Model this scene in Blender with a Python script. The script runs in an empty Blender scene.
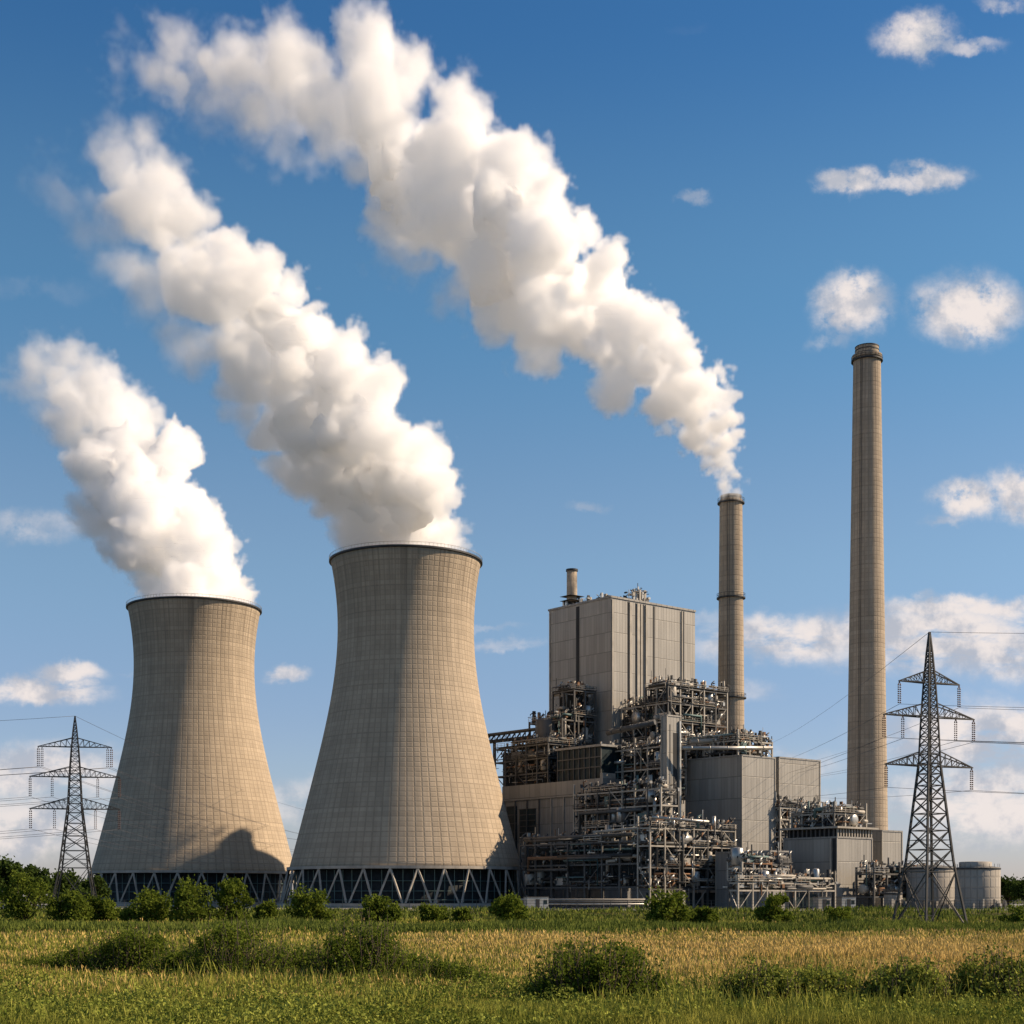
import bpy, math, random
import numpy as np
from mathutils import Vector, Matrix
R = math.radians
sc = bpy.context.scene
COL = sc.collection

# ---------------------------------------------------------------- camera
F, HOR, EYE = 1500.0, 896.0, 3.0            # focal length in pixels, horizon row, eye height
cam = bpy.data.objects.new('camera', bpy.data.cameras.new('camera'))
COL.objects.link(cam); sc.camera = cam
cam.location = (0, 0, EYE); cam.rotation_euler = (R(90), 0, 0)
cam.data.sensor_width = 36; cam.data.lens = F / 1024 * 36
cam.data.shift_y = (HOR - 512) / 1024; cam.data.clip_start = .5; cam.data.clip_end = 30000

# ---------------------------------------------------------------- sun, sky, exposure
SUN_EL, SUN_AZ = R(35), R(5)               # azimuth measured from +X (right), negative = towards the camera
world = bpy.data.worlds.new('World'); sc.world = world; world.use_nodes = True
nt = world.node_tree; nt.nodes.clear()
wo = nt.nodes.new('ShaderNodeOutputWorld'); bg = nt.nodes.new('ShaderNodeBackground')
nt.links.new(bg.outputs[0], wo.inputs[0])
bg.inputs[1].default_value = .08
sky = nt.nodes.new('ShaderNodeTexSky'); sky.sky_type = 'NISHITA'; sky.sun_disc = False
sky.sun_elevation = SUN_EL; sky.sun_rotation = R(90) - SUN_AZ
sky.altitude = 0; sky.air_density = 1.0; sky.dust_density = .3; sky.ozone_density = 3.0
sun = bpy.data.lights.new('sun', 'SUN'); sun.energy = 5.0; sun.angle = R(.5); sun.color = (1, .79, .57)
so = bpy.data.objects.new('sun', sun); COL.objects.link(so)
so.rotation_euler = Vector((math.cos(SUN_EL) * math.cos(SUN_AZ), math.cos(SUN_EL) * math.sin(SUN_AZ),
                            math.sin(SUN_EL))).to_track_quat('Z', 'Y').to_euler()
vs = sc.view_settings
vs.view_transform = 'Standard'; vs.look = 'None'; vs.exposure = 0.55; vs.gamma = 1
cy = sc.cycles
cy.use_denoising = True; cy.max_bounces = 30; cy.diffuse_bounces = 6; cy.glossy_bounces = 2
cy.volume_bounces = 24; cy.transparent_max_bounces = 12; cy.volume_step_rate = 1.3

# ---- clouds in the sky, placed by compass direction
class NB:
    """tiny node-building helper"""
    def __init__(s, tree): s.t = tree
    def n(s, kind, **kw):
        nd = s.t.nodes.new(kind)
        for k, v in kw.items(): setattr(nd, k, v)
        return nd
    def link(s, a, b): s.t.links.new(a, b)
    def put(s, x, sock):
        if isinstance(x, bpy.types.NodeSocket): s.t.links.new(x, sock)
        else: sock.default_value = x
    def m(s, op, a, b=None, c=None, clamp=False):
        nd = s.n('ShaderNodeMath', operation=op, use_clamp=clamp)
        s.put(a, nd.inputs[0])
        if b is not None: s.put(b, nd.inputs[1])
        if c is not None: s.put(c, nd.inputs[2])
        return nd.outputs[0]
    def v(s, op, a, b=None, scale=None):
        nd = s.n('ShaderNodeVectorMath', operation=op)
        s.put(a, nd.inputs[0])
        if b is not None: s.put(b, nd.inputs[1])
        if scale is not None: s.put(scale, nd.inputs['Scale'])
        return nd.outputs['Value'] if op in ('LENGTH', 'DISTANCE', 'DOT_PRODUCT') else nd.outputs[0]
    def noise(s, vec, scale, detail=3., rough=.5, out=0, dim='3D'):
        nd = s.n('ShaderNodeTexNoise', noise_dimensions=dim)
        s.put(vec, nd.inputs['Vector']); nd.inputs['Scale'].default_value = scale
        nd.inputs['Detail'].default_value = detail; nd.inputs['Roughness'].default_value = rough
        return nd.outputs[out]
    def comb(s, x, y, z):
        nd = s.n('ShaderNodeCombineXYZ'); s.put(x, nd.inputs[0]); s.put(y, nd.inputs[1]); s.put(z, nd.inputs[2]); return nd.outputs[0]
    def sep(s, vec):
        nd = s.n('ShaderNodeSeparateXYZ'); s.put(vec, nd.inputs[0]); return nd.outputs
    def mix(s, f, a, b, mode='MIX'):
        nd = s.n('ShaderNodeMix', data_type='RGBA', blend_type=mode)
        s.put(f, nd.inputs[0]); s.put(a, nd.inputs[6]); s.put(b, nd.inputs[7]); return nd.outputs[2]
    def ramp(s, x, a, b, lo=0., hi=1.):
        nd = s.n('ShaderNodeMapRange', interpolation_type='SMOOTHSTEP')
        s.put(x, nd.inputs[0]); nd.inputs[1].default_value = a; nd.inputs[2].default_value = b
        nd.inputs[3].default_value = lo; nd.inputs[4].default_value = hi; return nd.outputs[0]

b = NB(nt)
tc = b.n('ShaderNodeTexCoord').outputs['Generated']
x, y, z = b.sep(tc)
ysafe = b.m('MAXIMUM', y, .02)
u, v = b.m('DIVIDE', x, ysafe), b.m('DIVIDE', z, ysafe)
uv = b.comb(u, v, 0.)
w1 = b.v('SCALE', b.v('SUBTRACT', b.noise(uv, 22., 5., .6, 1), (.5, .5, .5)), scale=.030)
w2 = b.v('SCALE', b.v('SUBTRACT', b.noise(uv, 90., 4., .6, 1), (.5, .5, .5)), scale=.010)
cuv = b.v('ADD', b.v('ADD', uv, w1), w2)
# (azimuth, height, half-width, half-height) as pixels of a 1500 px lens, strength
CL = [(920, 36, 46, 26, .95), (965, 44, 48, 11, .6), (1000, 4, 30, 9, .5), (850, 182, 40, 19, 1.), (900, 184, 40, 10, .7), (932, 174, 40, 18, .85), (697, 200, 20, 10, .45),
      (852, 306, 48, 37, .95), (968, 308, 66, 43, 1.), (830, 340, 30, 14, .4), (592, 511, 24, 8, .4), (965, 500, 42, 26, 1.), (1018, 498, 40, 28, .95),
      (945, 522, 30, 8, .5), (287, 679, 26, 11, .75), (40, 692, 78, 17, .95), (66, 674, 42, 15, .9), (790, 640, 125, 28, .9), (930, 640, 170, 42, .95),
      (960, 610, 120, 16, .9), (1010, 655, 110, 36, .85), (925, 595, 14, 8, .45), (985, 735, 140, 42, .9), (1000, 800, 160, 56, .85), (800, 760, 60, 20, .45), (740, 690, 50, 14, .4),
      (30, 775, 140, 38, .8), (20, 830, 160, 38, .75), (30, 528, 75, 20, .42), (500, 648, 55, 7, .4), (480, 632, 60, 5, .3), (150, 672, 40, 5, .3),
      (620, 640, 50, 8, .3), (300, 800, 120, 30, .5), (820, 820, 150, 40, .5), (700, 620, 50, 12, .35), (30, 290, 110, 14, .16), (690, 30, 40, 8, .08)]
dens = None
for (px, py, a, h, s) in CL:
    c = ((px - 512) / F, (HOR - py) / F, 0.)
    d = b.v('MULTIPLY', b.v('SUBTRACT', cuv, c), (F / a, F / h, 0.))
    e = b.m('MULTIPLY', b.ramp(b.v('LENGTH', d), 1.25, .25), s)
    dens = e if dens is None else b.m('MAXIMUM', dens, e)
fine = b.mix(b.ramp(v, .17, .27), b.noise(b.v('MULTIPLY', uv, (1., 2.6, 1.)), 26., 6., .62), b.noise(uv, 55., 6., .62))
dens = b.m('MULTIPLY', dens, b.ramp(fine, .18, .54), clamp=True)
dens = b.ramp(dens, .02, .98)
lit = b.noise(b.v('ADD', uv, (-.004, -.006, 0.)), 30., 5., .6)
ccol = b.mix(b.ramp(lit, .38, .60), (4.1, 4.3, 4.9, 1), (7.5, 6.8, 6.5, 1))
hs = b.n('ShaderNodeHueSaturation'); hs.inputs['Saturation'].default_value = 1.0
tr_ = b.n('ShaderNodeValToRGB'); cr = tr_.color_ramp; cr.interpolation = 'EASE'      # tint of the air with height above the horizon
for i_, (p_, c_) in enumerate(((0., (.74, .70, .90)), (.10, (.84, .82, .94)), (.23, (.94, .99, .98)), (.40, (.66, .98, 1.02)), (.60, (.36, .74, .96)), (.95, (.68, .70, .73)))):
    e_ = cr.elements[i_] if i_ < 2 else cr.elements.new(p_)
    e_.position = p_; e_.color = tuple(q * .8 for q in c_) + (1,)
b.link(b.m('DIVIDE', z, b.m('SQRT', b.m('ADD', b.m('MULTIPLY', x, x), b.m('MULTIPLY', y, y)))), tr_.inputs[0])
b.link(b.mix(1., b.v('SCALE', sky.outputs[0], scale=1.25), tr_.outputs[0], 'MULTIPLY'), hs.inputs['Color'])
b.link(b.mix(dens, hs.outputs[0], ccol), bg.inputs[0])

# ---------------------------------------------------------------- tagging
def tag(o, label=None, cat=None, group=None, kind=None):
    if label: o['label'] = label
    if cat: o['category'] = cat
    if group: o['group'] = group
    if kind: o['kind'] = kind
    return o
def thing(name, label, cat, loc=(0, 0, 0), rz=0., group=None):
    o = bpy.data.objects.new(name, None); COL.objects.link(o); o.location = loc; o.rotation_euler = (0, 0, rz)
    o.empty_display_size = .5
    return tag(o, label, cat, group)
def copy_tree(o, parent=None):
    c = o.copy(); COL.objects.link(c); c.parent = parent
    for ch in o.children: copy_tree(ch, c)
    return c
def at(px, Y, py=None, z=None):
    return Vector(((px - 512) / F * Y, Y, EYE + (HOR - py) / F * Y if z is None else z))
def zof(py, Y): return EYE + (HOR - py) / F * Y

# ---------------------------------------------------------------- mesh builder
class MB:
    def __init__(s): s.vs, s.fs, s.ms, s.uv, s.sm = [], [], [], [], []
    def face(s, idx, m=0, uv=None, smooth=False):
        s.fs.append(idx); s.ms.append(m); s.uv.append(uv or [(0, 0)] * len(idx)); s.sm.append(smooth)
    def box(s, x0, y0, z0, x1, y1, z1, m=0, skip=''):
        k = len(s.vs)
        s.vs += [(x0, y0, z0), (x1, y0, z0), (x1, y1, z0), (x0, y1, z0), (x0, y0, z1), (x1, y0, z1), (x1, y1, z1), (x0, y1, z1)]
        for nm, q, ax in (('b', (3, 2, 1, 0), 'xy'), ('t', (4, 5, 6, 7), 'xy'), ('f', (0, 1, 5, 4), 'xz'), ('r', (1, 2, 6, 5), 'yz'), ('k', (2, 3, 7, 6), 'xz'), ('l', (3, 0, 4, 7), 'yz')):
            if nm in skip: continue
            P = [s.vs[k + i] for i in q]
            uv = [(p[0], p[1]) if ax == 'xy' else ((p[0], p[2]) if ax == 'xz' else (p[1] + 37., p[2])) for p in P]
            s.face([k + i for i in q], m, uv)
    def bar(s, a, c, w, h=None, m=0):
        """square bar from a to c"""
        a, c = Vector(a), Vector(c); d = c - a
        if d.length < 1e-6: return
        h = h or w; d.normalize()
        up = Vector((0, 0, 1)) if abs(d.z) < .95 else Vector((1, 0, 0))
        r = d.cross(up).normalized() * w / 2; t = r.cross(d).normalized() * h / 2
        k = len(s.vs)
        for p in (a, c):
            for q in (-r - t, r - t, r + t, -r + t): s.vs.append(tuple(p + q))
        for q in ((3, 2, 1, 0), (4, 5, 6, 7), (0, 1, 5, 4), (1, 2, 6, 5), (2, 3, 7, 6), (3, 0, 4, 7)): s.face([k + i for i in q], m)
    def tube(s, pts, r, n=8, m=0, caps=True):
        pts = [Vector(p) for p in pts]
        rings = []
        for i, p in enumerate(pts):
            d = (pts[min(i + 1, len(pts) - 1)] - pts[max(i - 1, 0)]).normalized()
            e = (pts[i] - pts[i - 1]).normalized() if i else d
            cs = max(.55, abs(d.dot(e)))
            up = Vector((0, 0, 1)) if abs(d.z) < .9 else Vector((0, 1, 0))
            a = d.cross(up).normalized(); c = a.cross(d).normalized()
            rr = r[i] if isinstance(r, (list, tuple)) else r
            k = len(s.vs); rings.append(k)
            for j in range(n):
                t = 2 * math.pi * j / n
                s.vs.append(tuple(p + (a * math.cos(t) + c * math.sin(t)) * rr / (cs if 0 < i < len(pts) - 1 else 1) ** .5))
        for i in range(len(rings) - 1):
            A, B = rings[i], rings[i + 1]
            for j in range(n): s.face([A + j, A + (j + 1) % n, B + (j + 1) % n, B + j][::-1], m, None, True)
        if caps:
            s.face([rings[0] + j for j in range(n)], m); s.face([rings[-1] + j for j in range(n)][::-1], m)
    def lathe(s, prof, n=48, m=0, c=(0, 0), closed=False, smooth=True, cap=False):
        k = len(s.vs)
        for (r, z) in prof:
            for j in range(n):
                t = 2 * math.pi * j / n; s.vs.append((c[0] + r * math.cos(t), c[1] + r * math.sin(t), z))
        L = len(prof)
        for i in range(L if closed else L - 1):
            A, B = k + i * n, k + ((i + 1) % L) * n
            for j in range(n): s.face([A + j, A + (j + 1) % n, B + (j + 1) % n, B + j], m, None, smooth)
        if cap: s.face([k + (L - 1) * n + j for j in range(n)], m)
    def build(s, name, mats, parent=None):
        me = bpy.data.meshes.new(name)
        me.from_pydata(s.vs, [], s.fs)
        if not isinstance(mats, (list, tuple)): mats = [mats]
        for q in mats: me.materials.append(q)
        me.polygons.foreach_set('material_index', s.ms)
        me.polygons.foreach_set('use_smooth', s.sm)
        ul = me.uv_layers.new(name='UVMap')
        ul.data.foreach_set('uv', np.array([c for f in s.uv for q in f for c in q], dtype=np.float32))
        me.update()
        o = bpy.data.objects.new(name, me); COL.objects.link(o); o.parent = parent
        return o

# ---------------------------------------------------------------- materials
def mat(name, col, rough=.8, metal=0., var=.18, scale=.35, bump=0., spec=.3):
    m = bpy.data.materials.new(name); m.use_nodes = True; b = NB(m.node_tree)
    p = m.node_tree.nodes['Principled BSDF']
    oc = b.n('ShaderNodeTexCoord').outputs['Object']
    n1 = b.noise(oc, scale, 5., .6); n2 = b.noise(b.v('MULTIPLY', oc, (1., 1., .12)), scale * 3, 4., .6)
    f = b.m('ADD', b.m('MULTIPLY', n1, .6), b.m('MULTIPLY', n2, .4))
    lo = tuple(c * (1 - var) for c in col) + (1,); hi = tuple(min(1, c * (1 + var)) for c in col) + (1,)
    b.link(b.mix(b.ramp(f, .35, .65), lo, hi), p.inputs['Base Color'])
    p.inputs['Roughness'].default_value = rough; p.inputs['Metallic'].default_value = metal
    p.inputs['Specular IOR Level'].default_value = spec
    if bump:
        bm = b.n('ShaderNodeBump'); bm.inputs['Strength'].default_value = bump; bm.inputs['Distance'].default_value = .05
        b.link(n1, bm.inputs['Height']); b.link(bm.outputs[0], p.inputs['Normal'])
    return m

def line(b, x, w):
    """1 on a joint of relative width w at each integer of x"""
    fr = b.m('FRACT', x)
    d = b.m('MINIMUM', fr, b.m('SUBTRACT', 1., fr))
    return b.ramp(d, w, w * .35)

def cladding(name, col, pw=1.1, ph=5.5, dark=.62, rough=.55, metal=.15, var=.07):
    """sheet-metal wall panels: seams from UVs in metres, tone differing from sheet to sheet, rain streaks"""
    m = bpy.data.materials.new(name); m.use_nodes = True; b = NB(m.node_tree)
    p = m.node_tree.nodes['Principled BSDF']
    uvn = b.n('ShaderNodeUVMap').outputs[0]
    U, V, _ = b.sep(uvn)
    a, c = b.m('DIVIDE', U, pw), b.m('DIVIDE', V, ph)
    j1 = line(b, a, .07); j2 = line(b, c, .022); j3 = line(b, b.m('DIVIDE', U, pw * 5), .018)
    wn = b.n('ShaderNodeTexWhiteNoise', noise_dimensions='2D')
    b.link(b.comb(b.m('FLOOR', a), b.m('FLOOR', c), 0.), wn.inputs['Vector'])
    st = b.noise(b.v('MULTIPLY', uvn, (1.2, .07, 1.)), 1.6, 5., .65)
    bl = b.noise(uvn, .12, 4., .6)
    f = b.m('ADD', b.m('MULTIPLY', wn.outputs['Value'], .28), b.m('ADD', b.m('MULTIPLY', st, .42), b.m('MULTIPLY', bl, .3)))
    lo = tuple(q * (1 - var * 2.4) for q in col) + (1,); hi = tuple(q * (1 + var) for q in col) + (1,)
    base = b.mix(b.ramp(f, .3, .66), lo, hi)
    jj = b.m('MAXIMUM', b.m('MULTIPLY', j1, .32), b.m('MAXIMUM', b.m('MULTIPLY', j2, .8), b.m('MULTIPLY', j3, .6)))
    b.link(b.mix(jj, base, tuple(q * (1 - dark) for q in col) + (1,)), p.inputs['Base Color'])
    p.inputs['Roughness'].default_value = rough; p.inputs['Metallic'].default_value = metal
    bm = b.n('ShaderNodeBump'); bm.inputs['Strength'].default_value = .6; bm.inputs['Distance'].default_value = .08
    b.link(b.m('SUBTRACT', 1., b.m('MAXIMUM', j1, j2)), bm.inputs['Height']); b.link(bm.outputs[0], p.inputs['Normal'])
    return m

def shell_concrete(name, col, nrib, zstep, zbig, zt=500., zd=10.):
    """poured concrete of a round shell: formwork grid in angle and height, weather streaks"""
    m = bpy.data.materials.new(name); m.use_nodes = True; b = NB(m.node_tree)
    p = m.node_tree.nodes['Principled BSDF']
    oc = b.n('ShaderNodeTexCoord').outputs['Object']
    X, Y, Z = b.sep(oc)
    ang = b.m('MULTIPLY', b.m('ARCTAN2', Y, X), nrib / (2 * math.pi))
    zz = b.m('DIVIDE', Z, zstep)
    j1 = line(b, ang, .14); j2 = line(b, zz, .13); j3 = line(b, b.m('DIVIDE', Z, zbig), .035)
    wn = b.n('ShaderNodeTexWhiteNoise', noise_dimensions='2D')
    b.link(b.comb(b.m('FLOOR', ang), b.m('FLOOR', zz), 0.), wn.inputs['Vector'])
    wr = b.n('ShaderNodeTexWhiteNoise', noise_dimensions='1D'); b.link(b.m('FLOOR', zz), wr.inputs['W'])
    sv = b.comb(b.m('MULTIPLY', ang, .55), b.m('MULTIPLY', Z, .035), 0.)
    st = b.noise(sv, 1.5, 6., .7); st2 = b.noise(b.v('MULTIPLY', oc, (1., 1., .5)), .09, 4., .6)
    f = b.m('ADD', b.m('MULTIPLY', wn.outputs['Value'], .07), b.m('ADD', b.m('MULTIPLY', st, .60), b.m('ADD', b.m('MULTIPLY', wr.outputs['Value'], .1), b.m('MULTIPLY', st2, .24))))
    lo = tuple(q * .74 for q in col) + (1,); hi = tuple(q * 1.1 for q in col) + (1,)
    base = b.mix(b.ramp(f, .30, .74), lo, hi)
    jb = b.m('MULTIPLY', b.noise(sv, 4., 3., .6), 1.3)
    jj = b.m('MULTIPLY', b.m('MAXIMUM', b.m('MULTIPLY', j1, .58), b.m('MAXIMUM', b.m('MULTIPLY', j2, .30), b.m('MULTIPLY', j3, .62))), jb, clamp=True)
    final_ = b.mix(jj, base, tuple(q * .42 for q in col) + (1,))
    run_ = b.noise(b.comb(b.m('MULTIPLY', ang, .9), b.m('MULTIPLY', Z, .012), 3.), 1.3, 5., .7)       # rain and soot runs hanging from the top
    stn = b.m('MULTIPLY', b.ramp(run_, .44, .68), b.ramp(b.m('ADD', Z, b.m('MULTIPLY', st2, zd * .6)), zt - zd * .75, zt + zd * .3))
    b.link(b.mix(b.m('MULTIPLY', stn, .6), final_, tuple(q * .36 for q in col) + (1,)), p.inputs['Base Color'])
    p.inputs['Roughness'].default_value = .9; p.inputs['Specular IOR Level'].default_value = .2
    bm = b.n('ShaderNodeBump'); bm.inputs['Strength'].default_value = .5; bm.inputs['Distance'].default_value = .12
    b.link(b.m('SUBTRACT', b.m('MULTIPLY', st, .5), b.m('MAXIMUM', j1, j2)), bm.inputs['Height']); b.link(bm.outputs[0], p.inputs['Normal'])
    return m

M = {}
M['shell'] = shell_concrete('tower_concrete', (.43, .35, .255), 84, 1.55, 7.75, 112., 34.)
M['stack'] = shell_concrete('chimney_concrete', (.41, .335, .25), 26, 1.5, 9., 188., 44.)
M['stack2'] = shell_concrete('smoky_chimney_concrete', (.40, .325, .24), 24, 1.5, 9., 122., 34.)
M['tank'] = shell_concrete('tank_plate', (.34, .31, .265), 22, 2.4, 9.)
M['conc'] = mat('pale_concrete', (.34, .31, .265), .9, bump=.3)
M['rim'] = mat('rim_steel', (.05, .05, .05), .6, .4)
M['dark'] = mat('dark_steel', (.045, .045, .045), .6, .3)
M['steel'] = mat('grey_painted_steel', (.095, .092, .086), .6, .2)
M['beige'] = mat('beige_painted_steel', (.34, .31, .26), .55, .1)
M['pale'] = mat('aluminium_lagging', (.40, .385, .35), .38, .6, spec=.5)
M['green'] = mat('blue_green_plant_paint', (.10, .16, .15), .5)
M['rust'] = mat('rusty_steel', (.20, .11, .06), .85)
M['wall'] = cladding('beige_metal_cladding', (.295, .278, .245))
M['wall2'] = cladding('grey_metal_cladding', (.25, .245, .23), 1.0, 4.5)
M['band'] = cladding('pale_parapet_cladding', (.25, .238, .215), 2.2, 6.)
M['recess'] = mat('recess_shade_dark', (.02, .021, .023), .7)  # near-black stand-in for the shade in the wall slots
M['inner'] = mat('louvre_and_shade_dark', (.018, .022, .024), .8, var=.4, scale=.8)  # tower louvres; also shade inside the steel frames, given as colour
M['roof'] = mat('roof_felt', (.12, .115, .105), .9)
M['glass'] = mat('tinted_window_glass', (.010, .022, .026), .5, .0, var=.5, scale=.5, spec=.2)
M['pylon'] = mat('pylon_galvanised', (.055, .053, .05), .6, .3)
M['ins'] = mat('insulator_brown', (.12, .06, .04), .4)
M['wire'] = mat('conductor', (.06, .06, .065), .5, .3)
M['bark'] = mat('bark', (.06, .045, .03), .9)

def leafmat(name, a, c, tr=.35, scale=6., patch=.5):
    m = bpy.data.materials.new(name); m.use_nodes = True; b = NB(m.node_tree); m.node_tree.nodes.clear()
    out = b.n('ShaderNodeOutputMaterial')
    oc = b.n('ShaderNodeNewGeometry').outputs['Position']
    f = b.m('ADD', b.m('MULTIPLY', b.noise(oc, scale, 2., .5), .6), b.m('MULTIPLY', b.noise(oc, patch, 3., .6), .4))
    c_ = b.mix(b.ramp(f, .36, .64), a + (1,), c + (1,))
    d = b.n('ShaderNodeBsdfDiffuse'); t = b.n('ShaderNodeBsdfTranslucent'); x = b.n('ShaderNodeMixShader')
    b.link(c_, d.inputs[0]); b.link(c_, t.inputs[0]); x.inputs[0].default_value = tr
    b.link(d.outputs[0], x.inputs[1]); b.link(t.outputs[0], x.inputs[2]); b.link(x.outputs[0], out.inputs['Surface'])
    return m
M['leaf'] = leafmat('bush_leaves', (.055, .085, .010), (.17, .21, .032), .4)
M['leaf_dark'] = leafmat('tree_leaves', (.028, .048, .012), (.075, .11, .025), scale=2.5, patch=.2)
M['grass'] = leafmat('green_grass_blades', (.10, .13, .02), (.36, .34, .07), .2, 5., .12)
M['reed'] = leafmat('rank_grass_blades', (.05, .075, .014), (.20, .23, .05), .2, 4., .15)
M['gold'] = leafmat('ripe_grass_stalks', (.34, .25, .07), (.76, .52, .19), .2, 7., .1)
M['herb'] = leafmat('meadow_herb_leaves', (.07, .10, .014), (.33, .35, .07), .2, 5., .2)

# ================================================================= SETTING
def sheet(name, rows, cols, zf, m):
    me = bpy.data.meshes.new(name)
    V = [(x, y, zf(x, y)) for y in rows for x in cols]
    nx = len(cols)
    Fc = [(j * nx + i, j * nx + i + 1, (j + 1) * nx + i + 1, (j + 1) * nx + i) for j in range(len(rows) - 1) for i in range(nx - 1)]
    me.from_pydata(V, [], Fc); me.materials.append(m)
    for p in me.polygons: p.use_smooth = True
    o = bpy.data.objects.new(name, me); COL.objects.link(o); return o
def ground_z(x, y):
    t = min(1, max(0, (y - 262) / 38)); t = t * t * (3 - 2 * t)
    return -1.5 + 1.5 * t
m = bpy.data.materials.new('meadow_ground'); m.use_nodes = True; b = NB(m.node_tree); p = m.node_tree.nodes['Principled BSDF']
pos = b.n('ShaderNodeNewGeometry').outputs['Position']
g1 = b.noise(b.v('MULTIPLY', pos, (.35, 1., 1.)), .12, 5., .6); g2 = b.noise(pos, 1.6, 5., .7)
gc = b.mix(b.ramp(g1, .4, .6), (.035, .045, .012, 1), (.09, .07, .028, 1))
b.link(b.mix(b.m('MULTIPLY', g2, .7), gc, (.02, .03, .008, 1)), p.inputs['Base Color']); p.inputs['Roughness'].default_value = 1.
p.inputs['Specular IOR Level'].default_value = .1
rows = [-60, 0, 20, 40] + [50 + 6 * i for i in range(46)] + [340, 500, 900, 2000, 5000, 14000]
cols = [-12000, -3000, -900, -400] + list(range(-300, 301, 20)) + [400, 900, 3000, 12000]
tag(sheet('ground', rows, cols, ground_z, m), kind='structure')
pv = mat('plant_yard_paving', (.20, .19, .165), .9, var=.3, scale=.15)
ys = MB(); ys.box(-175, 306, .004 - .5, 190, 640, .06, 0); tag(ys.build('plant_yard', pv), kind='structure')

# ================================================================= COOLING TOWERS
PZ = np.array([12.5, 22, 34.4, 50.7, 60, 67, 76, 86.6, 99.4, 106, 112.5]); PR = np.array([37.4, 34.9, 31.7, 27.8, 25.6, 24.2, 22.9, 22.1, 22.3, 23.0, 24.2])
pf = np.polyfit(PZ, PR, 5)
def rad(z): return float(np.polyval(pf, z))
def cooling_tower():
    t = thing('cooling_tower', 'larger hyperboloid concrete cooling tower standing between its twin and the steel plant', 'cooling tower', group='cooling towers')
    mb = MB(); zs = [12.5 + 100 * i / 64 for i in range(65)]
    prof = [(rad(z), z) for z in zs] + [(rad(z) - .5, z) for z in reversed(zs)]
    mb.lathe(prof, 168, closed=True); mb.build('shell', M['shell'], t)
    r = MB(); r.lathe([(24.2, 112.1), (24.75, 112.2), (24.75, 112.75), (23.7, 112.75), (23.7, 112.1)], 120, closed=True, smooth=False)
    r.build('rim_walkway', M['rim'], t)
    r = MB()
    for k in range(120):
        a = 2 * math.pi * k / 120; p0 = Vector((24.65 * math.cos(a), 24.65 * math.sin(a), 112.75)); r.bar(p0, p0 + Vector((0, 0, 1.0)), .07)
    r.lathe([(24.7, 113.7), (24.7, 113.78), (24.6, 113.78), (24.6, 113.7)], 120, closed=True)
    r.build('rim_railing', M['beige'], t)
    l = MB(); l.lathe([(37.5, 12.0), (38.2, 12.0), (38.2, 12.9), (37.2, 12.9)], 168, closed=True, smooth=False); l.build('ring_beam', M['conc'], t)
    n = 29
    for k in range(n):
        a0 = 2 * math.pi * (k + .5) / n
        top = Vector((37.8 * math.cos(a0), 37.8 * math.sin(a0), 12.1))
        for s in (-.5, .5):
            a1 = a0 + s * 2 * math.pi / n * .94
            q = MB(); q.bar((40.2 * math.cos(a1), 40.2 * math.sin(a1), .9), top, .5); q.build('strut', M['conc'], t)
    w = MB(); w.lathe([(41.2, -1.), (41.2, 1.5), (40.8, 1.5), (40.8, -1.)], 120, closed=True, smooth=False); w.build('basin_wall', M['conc'], t)
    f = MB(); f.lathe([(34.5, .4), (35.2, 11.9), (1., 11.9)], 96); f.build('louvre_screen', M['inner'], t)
    f = MB(); rnd = random.Random(4)
    for k in range(70):
        a = 2 * math.pi * k / 70; c0 = Vector((35.6 * math.cos(a), 35.6 * math.sin(a), 0.4))
        f.bar(c0, c0 + Vector((0, 0, 11.3)), .2)
    for zz in (2.4, 5.1, 8.2): f.lathe([(35.7, zz), (35.7, zz + .18), (35.5, zz + .18), (35.5, zz)], 96, closed=True)
    f.build('louvre_frame', M['green'], t)
    f = MB()
    for k in range(46):
        a = rnd.uniform(0, 2 * math.pi); rr = 37.0; h = rnd.uniform(.6, 2.6); w_ = rnd.uniform(.4, 1.6)
        cx, cy_ = rr * math.cos(a), rr * math.sin(a)
        f.box(cx - w_ / 2, cy_ - .5, .4, cx + w_ / 2, cy_ + .5, .4 + h, rnd.choice([0, 1, 2]))
    tag(f.build('pump_gear', [M['beige'], M['steel'], M['pale']], t), kind='stuff')
    return t
ct = cooling_tower(); ct.location = at(406, 400, z=0); ct.scale = (.825, .825, .8163)
ct2 = copy_tree(ct); ct2.location = at(194.5, 462, z=0); ct2.scale = (.828, .828, .81); ct2.rotation_euler = (0, 0, .11)
tag(ct2, 'farther hyperboloid concrete cooling tower beside the smaller lattice pylon')

# ================================================================= CHIMNEYS
def ring(t, name, z, r, out, h, m):
    q = MB(); q.lathe([(r, z), (r + out, z), (r + out, z + h), (r, z + h)], 40, closed=True, smooth=False); return q.build(name, m, t)
def railing_ring(t, z, r):
    q = MB()
    for k in range(20):
        a = 2 * math.pi * k / 20; p0 = Vector((r * math.cos(a), r * math.sin(a), z)); q.bar(p0, p0 + Vector((0, 0, 1.1)), .08)
    q.lathe([(r + .05, z + 1.05), (r + .05, z + 1.15), (r - .05, z + 1.15), (r - .05, z + 1.05)], 32, closed=True); q.build('railing', M['dark'], t)
def ladder(t, zt, r_of, a0):
    q = MB(); n = 30
    for s in (-.3, .3):
        pts = []
        for i in range(n + 1):
            z = zt * i / n; rr = r_of(z) + .25; pts.append((rr * math.cos(a0) - s * math.sin(a0), rr * math.sin(a0) + s * math.cos(a0), z))
        q.tube(pts, .06, 4)
    q.build('ladder', M['dark'], t)
Y = 520.; k = Y / F
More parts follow.
